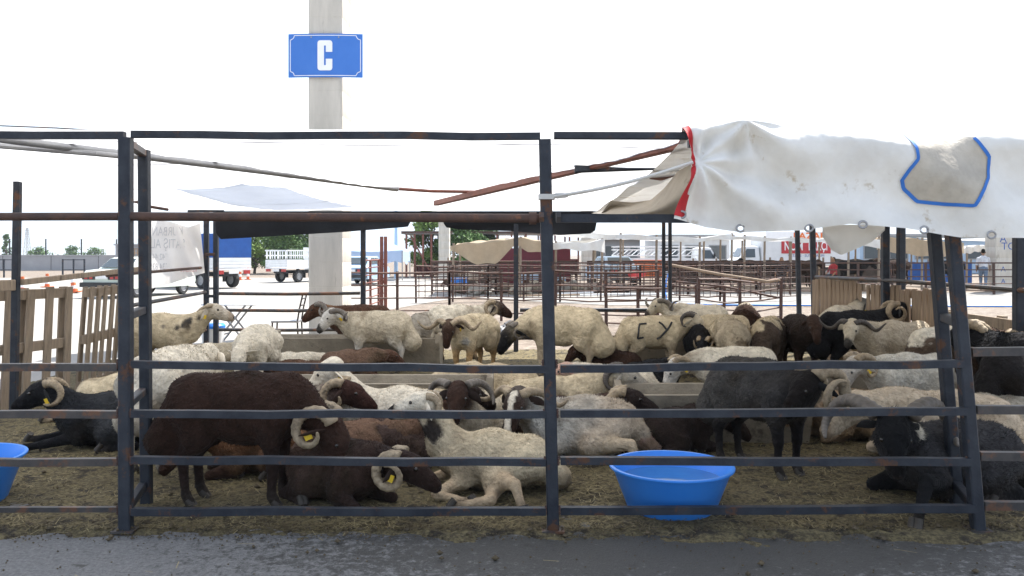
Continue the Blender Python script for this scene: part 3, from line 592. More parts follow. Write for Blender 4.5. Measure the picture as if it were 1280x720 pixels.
# back and side posts
YB = 12.9
def bx(px): return (px - 640) * YB / F
for px, wd in ((258, 0.085), (270, 0.085), (454, 0.085), (645, 0.085), (829.5, 0.06), (837.5, 0.06), (1000, 0.075), (1019, 0.09)):
    fpost((bx(px), YB, 0), (bx(px - (4 if px > 990 else 0)), YB, 2.15), wd)
frail((bx(235), YB, 2.17), (bx(280), YB, 2.17), 0.05)
frail((bx(275), YB + 0.05, 2.14), (4.7, YB + 0.05, 2.14), 0.05)
for z in (0.90, 0.645, 0.345): part(MB().tube([(bx(274), YB, z), (bx(360), YB, z - 0.01), (bx(450), YB, z + 0.005)], 0.026, 8), 'back_rail', M['steel_worn'], smooth=40)
part(MB().tube([(bx(650), YB, 0.645), (bx(826), YB, 0.645)], 0.03, 8), 'back_rail', M['steel'], smooth=40)
frail((bx(258), YB - 0.03, 1.5), (bx(270), YB - 0.03, 1.5), 0.05, name='spacer', m='rust'); frail((bx(258), YB - 0.03, 0.86), (bx(270), YB - 0.03, 0.86), 0.05, name='spacer')
part(MB().tube([(-4.6, 10.0, 0.88), (bx(258), YB - .05, 0.92)], 0.026, 8), 'side_rail', M['steel_worn'], smooth=40)
part(MB().tube([(-4.6, 9.9, 0.35), (bx(258), YB - .05, 0.345)], 0.026, 8), 'side_rail', M['steel_worn'], smooth=40)
part(MB().tube([(-4.58, 9.5, 1.26), (bx(256), YB - .05, 1.30)], 0.02, 8), 'side_rail', M['rust'], smooth=40)
part(MB().bar((-4.62, 5.6, 1.23), (-4.55, 7.66, 1.22), 0.05, 0.10), 'side_rail', M['wood']); part(MB().bar((-4.50, 7.72, 1.245), (-4.52, 10.4, 1.33), 0.04, 0.055), 'side_rail', M['wood'])
part(MB().tube([(-4.40, 5.5, 0.28), (-4.40, 6.85, 0.34)], 0.02, 8), 'side_rail', M['galv'], smooth=40)
fpost((-4.57, 7.7, 0), (-4.53, 7.7, 2.21), 0.07)
for y, x in ((10.35, 4.60), (10.15, 4.70)): fpost((x, y, 0), (x - (0.0), y, 2.12), 0.10)
frail((4.6, 10.3, 1.92), (4.7, 10.18, 1.92), 0.06, name='spacer')
fpost((4.66, 7.73, 0), (4.66, 7.73, 2.12), 0.095)
part(MB().tube([(4.45, 12.3, 1.17), (4.60, 10.0, 1.185), (4.66, 7.0, 1.17)], 0.024, 8), 'side_rail', M['steel_worn'], smooth=40)
# roof struts under the sheets
part(MB().bar(D(857, 179, 4.93), D(545, 254, 9.7), 0.06), 'roof_strut', M['redoxide'])
part(MB().bar(D(719, 210, 6.05), D(880, 204, 6.05), 0.07), 'roof_strut', M['steel']); part(MB().bar(D(720, 209, 6.05) - Vector((0, 0, .045)), D(720, 209, 6.05) + Vector((0, 0, .03)), 0.02), 'bolt', M['steel'])
part(MB().tube([D(-60, 165, 4.62), D(20, 176, 4.78), D(330, 214, 6.4), D(496, 236, 8.1)], [0.024, 0.024, 0.026, 0.028], 10), 'roof_strut', M['galv'], smooth=40)
part(MB().tube([D(496, 236, 8.1), D(540, 239, 8.6), D(606, 240, 8.6)], 0.016, 8), 'roof_strut', M['redoxide'], smooth=40)
part(MB().tube([D(-40, 179, 4.9), D(120, 192, 5.1), D(150, 195, 5.3)], 0.017, 8), 'roof_strut', M['galv'], smooth=40)
part(MB().tube([D(140, 246, 10.5), D(178, 254, 10.0), D(185, 258, 10.0), D(210, 262, 10.2)], 0.018, 8), 'roof_strut', M['rust'], smooth=40)

# ---------------------------------------------------------------- sheets over the pen
def grid_cloth(name, fn, nu, nv, m, parent=None, cut=None):
    u = np.linspace(0, 1, nu); v = np.linspace(0, 1, nv); U, W_ = np.meshgrid(u, v, indexing='ij'); P = fn(U, W_)
    i = np.arange(nu * nv).reshape(nu, nv); Q = np.stack([i[:-1, :-1], i[1:, :-1], i[1:, 1:], i[:-1, 1:]], -1).reshape(-1, 4); P = P.reshape(-1, 3)
    if cut is not None: Q = Q[~cut(P[Q].mean(1))]
    return npmesh(name, P, Q, m, parent)
def roof_fn(U, V):
    x = -5.6 + 6.85 * U + 0.35 * V * (1 - U); y = 4.50 + 8.5 * V
    P = np.stack([x, y, 0 * x], -1)
    bay = np.abs(np.sin((x - XL) / (XM - XL) * math.pi)); b2 = np.abs(np.sin((y - 4.5) / 4.2 * math.pi))
    z = 2.185 - 0.055 * bay * b2 - 0.03 * b2 + 0.012 * wob(P, 1.6, 21) + 0.006 * wob(P * np.array([1, 3, 1]), 4, 22)
    z = np.where(V < 0.02, 2.168, z)
    return np.stack([x, y, z], -1)
roof = tag(grid_cloth('roof_sheet', roof_fn, 110, 130, M['roof']), 'large translucent white sheet stretched as a roof over the left half of the pen', 'roof sheet')
for k, (y0, amp) in enumerate([(5.1, .05), (6.0, .12), (7.1, .10), (8.6, .14), (10.4, .12)]):   # doubled seams and folds across the sheet
    pts = [(x, y0 + amp * math.sin(x * 0.9 + k * 1.7) + 0.02 * math.sin(x * 5 + k)) for x in np.linspace(-5.2, 1.1, 70)]; V = []
    for x, y in pts:
        for d_ in (-0.016, 0.016):
            v_ = (y + d_ - 4.5) / 8.5; u_ = (x + 5.6 - 0.35 * v_) / (6.85 - 0.35 * v_); q = roof_fn(np.array([u_]), np.array([v_]))[0]; V.append((q[0], q[1], q[2] + 0.004))
    npmesh('seam', V, [(2 * i, 2 * i + 1, 2 * i + 3, 2 * i + 2) for i in range(len(pts) - 1)], M['seam'], roof)
shadow_patch = tag(grid_cloth('added_shadow_cloth', lambda U, V: np.stack([-3.55 + 1.15 * U + 0.30 * V - 0.9 * V * U * 0.0, 8.1 + 3.9 * V + 0.35 * np.sin(U * 3) - 0.5 * U, 2.235 + 0.02 * np.sin(9 * U + 5 * V)], -1), 20, 20, M['shadow_tint']), 'cloth added on the white roof sheet to make its blue grey shadow patch', 'cloth')  # cloth added only to put a bluish shadow patch on the roof

xs_t = np.array([850, 862, 895, 930, 965, 1000, 1150, 1280, 1500]); ys_t = np.array([158, 155, 152, 149.5, 152, 155.5, 164, 169, 172])
xs_b = np.array([840, 853, 885, 930, 1000, 1060, 1130, 1200, 1280, 1500]); ys_b = np.array([268, 272, 284, 290, 288, 280, 286, 297, 298, 300])
YD = 4.43; SD = F / YD
def drape_y(x, z):
    P = np.stack([x, 0 * x, z], -1); tx, tz = (872 - 640) / SD, EYE - (204 - HY) / SD
    ang = np.arctan2(z - tz, x - tx); dist = np.hypot(x - tx, z - tz)
    y = YD - 0.03 - 0.034 * np.exp(-dist * 1.1) * np.sin(9 * ang + 0.8) * np.clip(dist * 8, 0, 1)
    px_, pz = (930 - 640) / SD, EYE - (150 - HY) / SD; a2 = np.arctan2(pz - z, x - px_); d2 = np.hypot(x - px_, z - pz)
    y += 0.032 * np.exp(-d2 * 0.9) * np.sin(8 * a2) * np.clip(d2 * 7, 0, 1)
    y += 0.050 * wob(P * np.array([1, 1, 2.2]), 2.4, 31) + 0.034 * np.sin(6.0 * (z + 0.55 * x) * 2.0 + 2.2 * wob(P, 2, 33)) + 0.009 * wob(P, 9, 32) + 0.0035 * wob(P, 24, 35)
    return y
def drape_fn(U, V):
    px = 856 + (1500 - 856) * U
    zt = EYE - (np.interp(px, xs_t, ys_t) - HY) / SD; zb = EYE - (np.interp(px, xs_b, ys_b) - HY) / SD
    e = 0.0 * V; t = np.clip((V - 0.3) / 0.7, 0, 1); x = (px - 640) / SD
    edge = np.exp(-U * 60); x = x + edge * (0.035 * np.sin(t * 4.2) * t ** 0 - 0.05 * np.clip(t - 0.6, 0, 1) * 1.5)
    z = zt + (zb - zt) * t; yf = drape_y(x, z); yf = yf + (1 - np.clip(t * 6, 0, 1)) ** 2 * 0.07
    back = np.clip((0.3 - V) / 0.3, 0, 1)
    P = np.stack([x, 6 * back, 0 * x], -1)
    yb = 4.50 + back ** 1.5 * 8.4; zbk = zt + (2.13 - zt) * np.clip(back * 7, 0, 1) + np.where(back > 0, (0.02 * wob(P, 1.7, 41)) * np.clip(back * 4, 0, 1), 0) - 0.02 * np.sin(np.clip(back * 8, 0, 1) * math.pi) - 0.015 * np.clip(back * 8, 0, 1)
    xb = x + back * 1.5 * (0.2 + U)
    f = V >= 0.3
    return np.stack([np.where(f, x, xb), np.where(f, yf, yb), np.where(f, z, zbk)], -1)
gro = [(929, 285, 1), (1011, 285, 1), (1152, 287.5, 1), (1231, 294, 1)]
gpos = [np.array([(a - 640) / SD, EYE - (b - HY) / SD]) for a, b, c in gro]
def cut(C):
    k = np.zeros(len(C), bool)
    for p in gpos: k |= (np.hypot(C[:, 0] - p[0], C[:, 2] - p[1]) < 0.019) & (C[:, 1] < 4.5)
    return k
drape = tag(grid_cloth('front_sheet', drape_fn, 300, 120, M['drape'], cut=cut), 'dirty white eyeleted sheet hung over the front right edge of the pen roof', 'sheet')
for p in gpos + [np.array([(853 - 640) / SD, EYE - (268 - HY) / SD]), np.array([(1075 - 640) / SD, EYE - (281 - HY) / SD])]:
    m = MB(); y = float(drape_y(np.array([p[0]]), np.array([p[1]]))[0]) - 0.004; pts = [(p[0] + 0.021 * math.cos(t), y, p[1] + 0.021 * math.sin(t) * (0.85)) for t in np.linspace(0, 2 * math.pi, 17)]
    m.tube(pts, 0.0058, 6, flat=0.6); m.build('eyelet', M['galv'], drape, 180)
# red webbing on its left edge, the see-through patch and its blue tape
def ribbon(pts2, wd, m, name, proud=0.006, parent=drape):
    pts2 = [np.array(p) for p in pts2]; n = len(pts2); V = []; 
    for i, p in enumerate(pts2):
        d = pts2[min(i + 1, n - 1)] - pts2[max(i - 1, 0)]; d = d / (np.linalg.norm(d) + 1e-9); nr = np.array([-d[1], d[0]])
        for s in (-1, 0, 1): q = p + nr * wd / 2 * s; V.append((q[0], q[1], 0))
    V = np.array(V); y = drape_y(V[:, 0], V[:, 1]) - proud
    t = (EYE - (np.interp(V[:, 0] * SD + 640, xs_t, ys_t) - HY) / SD - V[:, 1]) / 0.6; y = y + (1 - np.clip(t * 6, 0, 1)) ** 2 * 0.07 * (t < 0.2)
    P = np.c_[V[:, 0], y, V[:, 1]]; Q = [(3 * i + k, 3 * i + k + 1, 3 * i + 4 + k, 3 * i + 3 + k) for i in range(n - 1) for k in (0, 1)]
    return npmesh(name, P, Q, m, parent)
def zp(px, py): return ((px - 640) / SD, EYE - (py - HY) / SD)
def smoothline(pp, n=40):
    pp = np.array(pp, float); t = np.r_[0, np.cumsum(np.linalg.norm(np.diff(pp, axis=0), axis=1))]; s = np.linspace(0, t[-1], n)
    return np.c_[np.interp(s, t, pp[:, 0]), np.interp(s, t, pp[:, 1])]
grid_cloth('red_edge', lambda U, V: drape_fn(U * 0.0135, 0.27 + 0.71 * V) + np.array([-0.004, -0.007, 0.003]), 6, 60, M['red_trim'], drape)
pout = [(1135, 166), (1140, 185), (1141, 200), (1131, 214), (1125, 226), (1128, 236), (1146, 252), (1180, 256), (1211, 258), (1221, 241), (1234, 222), (1237, 205), (1237, 196), (1228, 183), (1221, 171)]
ribbon([zp(*p) for p in smoothline(pout, 90)], 0.018, M['blue_tape'], 'tape', 0.010)
def patch_mesh():
    po = np.array([zp(*p) for p in pout]); x0, z0 = po.min(0); x1, z1 = po.max(0); h = 0.012
    gx = np.arange(x0, x1, h); gz = np.arange(z0, z1 + 0.0, h); X, Z = np.meshgrid(gx, gz, indexing='ij')
    def inside(x, z):
        c = np.zeros(x.shape, bool); n = len(po)
        for i in range(n):
            a, b = po[i], po[(i + 1) % n]; cond = ((a[1] > z) != (b[1] > z)) & (x < (b[0] - a[0]) * (z - a[1]) / (b[1] - a[1] + 1e-12) + a[0]); c ^= cond
        return c
    i = np.arange(X.size).reshape(X.shape); Q = np.stack([i[:-1, :-1], i[1:, :-1], i[1:, 1:], i[:-1, 1:]], -1).reshape(-1, 4)
    xx, zz = X.ravel(), Z.ravel(); Q = Q[inside(xx[Q].mean(1), zz[Q].mean(1))]
    y = drape_y(xx, zz) - 0.005; t = (EYE - (np.interp(xx * SD + 640, xs_t, ys_t) - HY) / SD - zz) / 0.6; y = y + (1 - np.clip(t * 6, 0, 1)) ** 2 * 0.07 * (t < 0.2)
    return npmesh('patch', np.c_[xx, y, zz], Q, mat('yellowed_plastic', (0.48, 0.43, 0.355), (0.36, 0.325, 0.27), 7, 0.5, c3=(0.52, 0.50, 0.48), s3=3.0, t3=0.6, bump=0.2), drape)
patch_mesh()
# loose corner of cloth hanging behind the hem and the torn inner flap
def wad(U, V):
    px = 1028 + 78 * U; top = 281 + 0 * U; bot = np.interp(U, [0, .15, .3, .55, .8, 1], [296, 313, 319, 311, 302, 288]); py = top + (bot - top) * V
    Y = 4.75 - 0.05 * np.sin(V * 3.1) - 0.03 * np.sin(5 * U + 3 * V); return np.stack([(px - 640) * Y / F, Y, EYE - (py - HY) * Y / F], -1)
tag(grid_cloth('hanging_cloth', wad, 30, 24, M['drape']), 'loose bunched corner of cloth hanging below the front sheet beside the eyelets', 'cloth')
def flap(U, V):
    px = 752 + 112 * U; lo_ = np.interp(U, [0, .15, .5, 1], [267, 269, 269, 271]); hi_ = np.interp(U, [0, .1, .35, .55, .7, 0.85, 1], [266, 251, 253, 250, 235, 214, 205])
    py = hi_ + (lo_ - hi_) * V; Y = 6.2 - 1.1 * U + 0.22 * np.sin(4 * V + 3 * U); return np.stack([(px - 640) * Y / F, Y, EYE - (py - HY) * Y / F], -1)
tag(grid_cloth('torn_flap', flap, 40, 24, M['flap']), 'torn greyish beige flap of sheeting curling under the roof beside the red webbing', 'cloth')
def flap2(U, V):
    px = 812 + 50 * U; hi_ = np.interp(U, [0, .2, .45, 1], [214, 206, 188, 183]); lo_ = np.interp(U, [0, .3, 1], [224, 226, 214]); py = hi_ + (lo_ - hi_) * V; Y = 6.6 - 0.3 * U; return np.stack([(px - 640) * Y / F, Y + 0 * U, EYE - (py - HY) * Y / F], -1)
tag(grid_cloth('ragged_cloth', flap2, 16, 10, cloth_mat('brown_cloth', (0.22, 0.13, 0.10), (0.16, 0.10, 0.08), 0.2)), 'ragged brown cloth under the roof behind the red edged sheet', 'cloth')
# white strap tied to the middle post
st = MB(); a = D(692, 246, 4.46); b = D(866, 203, 4.40); st.tube([a + (b - a) * t - Vector((0, 0, 0.02 * math.sin(math.pi * t))) for t in np.linspace(0, 1, 12)], 0.019, 8, flat=0.5)
s_o = tag(st.build('strap', M['canvas_white'], None, 60), 'white cloth strap knotted round the middle post and pulling the red edged sheet', 'strap')
k = MB(); 
for q in range(7): k.sphere(D(697 + 4.2 * (q % 3), 244 + 1.7 * (q // 2) - q * 0.6, 4.455), 0.016, 8, (1.5, 0.8, 0.8))
k.build('knot', M['canvas_white'], s_o, 180)
MB().box((XM - 0.035, YF, 1.81), (0.088, 0.088, 0.028)).build('binding', M['canvas_white'], s_o)
# black net hung along the back
hx = [270, 276, 330, 430, 505, 512, 514, 553, 556, 575, 640, 700, 738, 744, 747]; hy = [292, 299, 296, 290, 284, 283, 272, 272, 284, 287, 289, 294, 292, 288, 272]
def netf(U, V):
    px = 270 + 477 * U; hem = np.interp(px, hx, hy); top = 264.0; py = top + (hem - top) * V; P = np.stack([px / 80, V, 0 * U], -1); Y = YB - 0.06 + 0.05 * wob(P, 2.5, 51) * V
    return np.stack([(px - 640) * Y / F, Y, EYE - (py - HY) * Y / F], -1)
tag(grid_cloth('shade_net', netf, 160, 10, M['net']), 'black shade net hanging in a strip along the back edge of the pen roof', 'net')

tag(MB().tube([D(-30, 156, 4.75), D(70, 160, 4.72), D(152, 165, 4.62)], 0.004, 6).build('cord', M['steel_worn'], None, 60), 'thin cord running just above the upper left front bar', 'cord')
tag(MB().tube([D(60, 176, 5.2), D(110, 195, 6.0), D(170, 213, 7.6), D(232, 231, 9.6)], 0.004, 6).build('cord', M['steel_worn'], None, 60), 'thin cord slanting under the roof sheet left of the bluish patch', 'cord')

# ---------------------------------------------------------------- troughs
def trough(x0, x1, y0, y1, zt, label):
    t = thing('feed_trough', label, 'trough', ((x0 + x1) / 2, (y0 + y1) / 2, 0), 0, 'concrete feed troughs'); L = x1 - x0; W = y1 - y0; th = 0.05
    for s, nm in ((-1, 'front'), (1, 'back')):
        m = MB(); m.add([(-L / 2 + .05, s * W / 2, zt), (L / 2 - .05, s * W / 2, zt), (L / 2 - .05, s * (W / 2 - th), zt), (-L / 2 + .05, s * (W / 2 - th), zt), (-L / 2 + .05, s * W * 0.34, 0), (L / 2 - .05, s * W * 0.34, 0), (L / 2 - .05, s * (W * 0.34 - th), 0), (-L / 2 + .05, s * (W * 0.34 - th), 0)], [(0, 1, 2, 3), (4, 5, 1, 0), (7, 6, 2, 3), (0, 3, 7, 4), (1, 5, 6, 2)]); m.build('side_slab', M['trough'], t)
    for s in (-1, 1):
        m = MB(); h = zt + 0.06; prof = [(-W * .36, 0), (W * .36, 0), (W / 2 + .02, h - .12), (W / 2 + .01, h), (W * .15, h - .05), (-W * .15, h - .05), (-W / 2 - .01, h), (-W / 2 - .02, h - .12)]
        n = len(prof); vs = [(s * (L / 2 - .055), p, z) for p, z in prof] + [(s * (L / 2), p, z) for p, z in prof]
        m.add(vs, [(i, (i + 1) % n, n + (i + 1) % n, n + i) for i in range(n)] + [tuple(range(n)), tuple(range(2 * n - 1, n - 1, -1))]); m.build('end_slab', M['trough'], t)
    MB().box((0, 0, 0.09), (L - .1, W * 0.6, 0.08)).build('floor_slab', M['trough'], t)
    stuff(MB().box((0, 0, 0.16), (L - .14, W * 0.62, 0.06)).build('feed', M['litter'], t)); return t
trough(-2.75, -0.17, 7.25, 7.85, 0.38, 'long concrete trough left of the middle post behind the tan lying ram')
trough(0.86, 2.35, 6.55, 7.2, 0.40, 'concrete trough with a pale end slab where the white ram with a black muzzle feeds')
trough(2.45, 3.6, 7.6, 8.2, 0.40, 'concrete trough behind the white horned ram at the right of the pen')
trough(-3.25, -0.95, 11.0, 11.6, 0.40, 'concrete trough at the back left near the signed column')
trough(0.95, 3.4, 10.8, 11.4, 0.40, 'concrete trough at the back under the ram marked in black paint')

# ---------------------------------------------------------------- water tubs
def tub(c, r, h, label):
    t = thing('water_tub', label, 'tub', c, 0, 'blue water tubs')
    pr = [(0.0, 0.0), (r * 0.68, 0.0), (r * 0.71, 0.012), (r * 0.945, h - 0.02), (r * 0.97, h - 0.012), (r, h - 0.012), (r * 1.005, h - 0.004), (r, h), (r * 0.95, h), (r * 0.925, h - 0.02), (r * 0.80, h * 0.52), (r * 0.69, 0.02), (0.0, 0.016)]
    MB().lathe((0, 0, 0), pr, 64).build('basin', M['blue_plastic'], t, 40)
    MB().lathe((0, 0, 0), [(r * 0.80, h * 0.50), (r * 0.80, h * 0.50 + 0.004)], 64).build('groove', M['blue_plastic'], t, 40)
    m = mat('tub_water', (0.035, 0.15, 0.40), (0.045, 0.18, 0.45), 5, 0.03, bump=0.03, bscale=10, spec=0.5)
    MB().lathe((0, 0, 0), [(0.0, h * 0.66), (r * 0.852, h * 0.66)], 48).build('water', m, t); return t
tub((0.935, 4.93, 0.012), 0.363, 0.255, 'blue plastic tub of water right of the middle post behind the front rails')
tub((-3.33, 5.05, 0.012), 0.366, 0.275, 'blue plastic tub cut off at the left edge near the black lying ram')

# ---------------------------------------------------------------- pallets and plank fences
def pallet(c, rz, wd, ht, n, label, m='wood', tilt=0.0, flat=False, group='wooden pallets closing the pen sides'):
    t = thing('wooden_pallet', label, 'pallet', c, rz, group); t.rotation_euler = (R(tilt), 0, rz); rr = random.Random(label)
    base = MB().box((0, 0, 0), (0.078, 0.022, ht)).build('slat', M[m], t).data
    for i in range(n):
        x = -wd / 2 + 0.045 + (wd - 0.09) * i / (n - 1); o = t.children[0] if i == 0 else link('slat', base, None, t)
        o.location = (x + rr.uniform(-.008, .008), -0.036 + rr.uniform(-.003, .003), ht / 2 + rr.uniform(-.012, .012)); o.rotation_euler = (0, R(rr.uniform(-1.2, 1.2)), 0); o.scale = (rr.uniform(0.85, 1.1), 1, 1)
    for i, z in enumerate((0.06, ht / 2, ht - 0.06)): MB().box((0, 0.0, z), (wd, 0.05, 0.095)).build('stringer', M['wood' if m == 'wood' else m], t)
    b2 = None
    for i in range(3):
        x = -wd / 2 + 0.045 + (wd - 0.09) * i / 2
        if b2 is None: o = MB().box((0, 0, 0), (0.095, 0.02, ht)).build('slat', M[m], t); b2 = o.data
        else: o = link('slat', b2, None, t)
        o.location = (x + rr.uniform(-.01, .01), 0.037, ht / 2)
    return t
pallet((-4.78, 8.2, 0.02), R(72), 1.04, 1.15, 5, 'weathered wooden pallet on end at the left edge of the pen beside the lone post', tilt=3)
pallet((-4.68, 9.45, 0.02), R(95), .88, 1.13, 5, 'weathered wooden pallet on end between the left steel post and the cone', tilt=4)
def plank_fence(a, b, ht, n, label, m, cap=True, seed=1, lean=0.02):
    a, b = Vector(a), Vector(b); t = thing('plank_fence', label, 'plank fence', a, 0, 'plank fences on the right side of the pen'); rr = random.Random(seed); d = b - a; base = None; ang = math.atan2(d.y, d.x)
    wdt = d.length / n * 0.86
    for i in range(n):
        if base is None: o = MB().box((0, 0, 0), (wdt, 0.022, ht)).build('plank', M[m], t); base = o.data
        else: o = link('plank', base, None, t)
        o.location = d * ((i + 0.5) / n) + Vector((rr.uniform(-.006, .006), rr.uniform(-.01, .01), ht / 2 + rr.uniform(-.03, .02))); o.rotation_euler = (0, R(rr.uniform(-1.5, 1.5)), ang); o.scale = (rr.uniform(0.6, 1.05), 1, rr.uniform(.94, 1.02))
    nrm = Vector((-d.y, d.x, 0)).normalized() * 0.04
    for z in (0.12, ht * 0.55, ht - 0.1): MB().bar(nrm + Vector((0, 0, z)), nrm + d + Vector((0, 0, z)), 0.03, 0.09).build('cross_board', M['wood'], t)
    return t
plank_fence((4.42, 12.35, 0.0), (4.60, 11.05, 0.0), 1.17, 12, 'upright pale plank fence at the back right corner of the pen', 'wood_light', seed=3)
plank_fence((4.62, 10.95, 0.0), (4.68, 9.3, 0.0), 1.13, 13, 'upright plank fence nearer the right posts with gaps and dark boards', 'wood_light', seed=4)
def board_fence():
    t = thing('board_fence', 'low fence of three horizontal boards at the right side behind the leaning posts', 'board fence', (4.7, 8.4, 0))
    for z in (0.16, 0.36, 0.56, 0.82): MB().bar((0.06, -1.3, z), (-0.02, 0.9, z + 0.02), 0.025, 0.11).build('board', M['wood'], t)
    for y in (-1.1, -0.2, 0.75): MB().box((0.085 if y < 0 else 0.06, y, 0.45), (0.05, 0.1, 0.9)).build('post', M['wood'], t)
board_fence()
# ---------------------------------------------------------------- lettering
def text(s, size, m, parent, loc, rot, name='lettering', sx=1.0, mirror=False, ext=0.0, offset=0.0):
    cu = bpy.data.curves.new('t', 'FONT'); cu.body = s; cu.size = size; cu.align_x = 'CENTER'; cu.align_y = 'CENTER'; cu.offset = offset; cu.resolution_u = 3
    o = bpy.data.objects.new('t', cu); COL.objects.link(o); bpy.context.view_layer.update()
    me = bpy.data.meshes.new_from_object(o.evaluated_get(bpy.context.evaluated_depsgraph_get())); bpy.data.objects.remove(o); bpy.data.curves.remove(cu)
    me.transform(Matrix.Diagonal((sx * (-1 if mirror else 1), 1, 1, 1))); ob = link(name, me, m, parent); ob.location = loc; ob.rotation_euler = rot; return ob

# ---------------------------------------------------------------- columns and the letter sign
def column(x, y, wx, wy, h, label, rz=0.0):
    t = thing('concrete_column', label, 'column', (x, y, 0), rz, 'tall concrete columns')
    m = MB(); c = 0.03; prof = [(-wx / 2 + c, -wy / 2), (wx / 2 - c, -wy / 2), (wx / 2, -wy / 2 + c), (wx / 2, wy / 2 - c), (wx / 2 - c, wy / 2), (-wx / 2 + c, wy / 2), (-wx / 2, wy / 2 - c), (-wx / 2, -wy / 2 + c)]
    zs = [0.0] + [0.45 * k for k in range(1, int(h / 0.45))] + [h]; vs = []; fs = []
    for i, z in enumerate(zs):
        for dz, sc_ in ((0.0, 1.0),) if i in (0, len(zs) - 1) else ((-0.006, 1.0), (0.0, 0.992), (0.006, 1.0)):
            vs += [(p * sc_, q * sc_, z + dz) for p, q in prof]
    n = len(vs) // 8
    for i in range(n - 1): fs += [(8 * i + k, 8 * i + (k + 1) % 8, 8 * i + 8 + (k + 1) % 8, 8 * i + 8 + k) for k in range(8)]
    fs += [tuple(range(8)), tuple(range(8 * n - 8, 8 * n))]; m.add(vs, fs); m.build('shaft', M['concrete'], t, 30); return t
column(-3.425, 15.85, 0.62, 0.9, 7.2, 'tall concrete column carrying the blue letter C sign')
column((555.5 - 640) * 49 / F, 49, 0.62, 0.8, 6.6, 'distant grey column in front of the leafy trees')
column((735 - 640) * 49 / F, 49.5, 0.66, 0.8, 6.6, 'distant grey column above the white market sheets')
cr = column((1257 - 640) * 34 / F, 34.4, 0.80, 0.8, 5.0, 'pale column with blue lettering beside the walking man')
for s, z in (('A', 2.12), ('TO', 1.82), ('A', 0.9), ('A', 0.4)): text(s, 0.42 if z > 1 else 0.3, M['ink_blue'], cr, (-0.1 if s == 'A' else 0.12, -0.406, z), (R(90), 0, 0))
def letter_sign():
    Y = 15.36; c = D(406.5, 69.5, Y); W, H_ = 93 * Y / F, 54.5 * Y / F
    t = thing('letter_sign', 'blue enamel sign with a white letter C and thin white border on the column', 'sign', c)
    m = MB(); n = 24; vs = []
    for i in range(n + 1):
        u = -1 + 2 * i / n; y = 0.045 * u * u - 0.02
        vs += [(u * W / 2, y, -H_ / 2), (u * W / 2, y, H_ / 2), (u * W / 2, y + 0.012, H_ / 2), (u * W / 2, y + 0.012, -H_ / 2)]
    fs = [(4 * i + k, 4 * i + (k + 1) % 4, 4 * i + 4 + (k + 1) % 4, 4 * i + 4 + k) for i in range(n) for k in range(4)] + [(0, 1, 2, 3), (4 * n, 4 * n + 1, 4 * n + 2, 4 * n + 3)]
    m.add(vs, fs).build('plate', M['sign_blue'], t, 30)
    f = lambda x: 0.045 * (x / (W / 2)) ** 2 - 0.02 - 0.004
    a, b, r = W / 2 * 0.945, H_ / 2 * 0.92, 0.075; pts = []
    for cx, cz, st in ((a, b, 270), (-a, b, 0), (-a, -b, 90), (a, -b, 180)):
        arc = [(cx + r * math.cos(R(st - q)), cz + r * math.sin(R(st - q))) for q in np.linspace(0, 90, 7)]
        pts += arc
    pts.append(pts[0]); pp = smoothline(pts, 160); m = MB(); n = len(pp); vs = []
    for i, p in enumerate(pp):
        d = pp[(i + 1) % (n - 1)] - pp[i - 1 if i else n - 2]; d = d / (np.linalg.norm(d) + 1e-9); q = np.array([-d[1], d[0]]) * 0.006
        for s in (-1, 1): vs.append((p[0] + q[0] * s, f(p[0]), p[1] + q[1] * s))
    m.add(vs, [(2 * i, 2 * i + 1, 2 * i + 3, 2 * i + 2) for i in range(n - 1)]).build('border', M['sign_white'], t)
    hw, hh, st, gap, rr = 0.135, 0.275, 0.118, 0.058, 0.05                 # a heavy condensed C
    def arc(cx, cz, r0, a0, a1, k=6): return [(cx + r0 * math.cos(R(a)), cz + r0 * math.sin(R(a))) for a in np.linspace(a0, a1, k)]
    xi0, xi1 = -hw + st, hw - st; zi = hh - 0.095; g0 = gap + 0.005
    tri = [[(-hw, -zi), (xi0, -zi), (xi0, zi), (-hw, zi)], [(xi1, g0), (hw, g0), (hw, zi), (xi1, zi)], [(xi1, -zi), (hw, -zi), (hw, -g0), (xi1, -g0)],
           [(-hw, zi), (hw, zi)] + arc(hw - rr, hh - rr, rr, 0, 90) + arc(-hw + rr, hh - rr, rr, 90, 180), [(hw, -zi), (-hw, -zi)] + arc(-hw + rr, -hh + rr, rr, 180, 270) + arc(hw - rr, -hh + rr, rr, 270, 360)]
    m = MB()
    for q in tri: m.prism(q, -0.0262, -0.0222)
    m.build('letter', M['sign_white'], t)
    for x in (-0.25, 0.25): MB().tube([(x, -0.03, 0.33), (x, -0.015, 0.33)], 0.014, 8).build('screw', M['galv'], t)
    MB().box((0, 0.07, 0), (0.5, 0.10, 0.06)).build('bracket', M['steel'], t)
letter_sign()

M['painted_shade'] = cloth_mat('painted_shade_sheet', (0.05, 0.042, 0.036), (0.08, 0.066, 0.055), 0.1)  # dark colour painted in for the shade behind the far pens
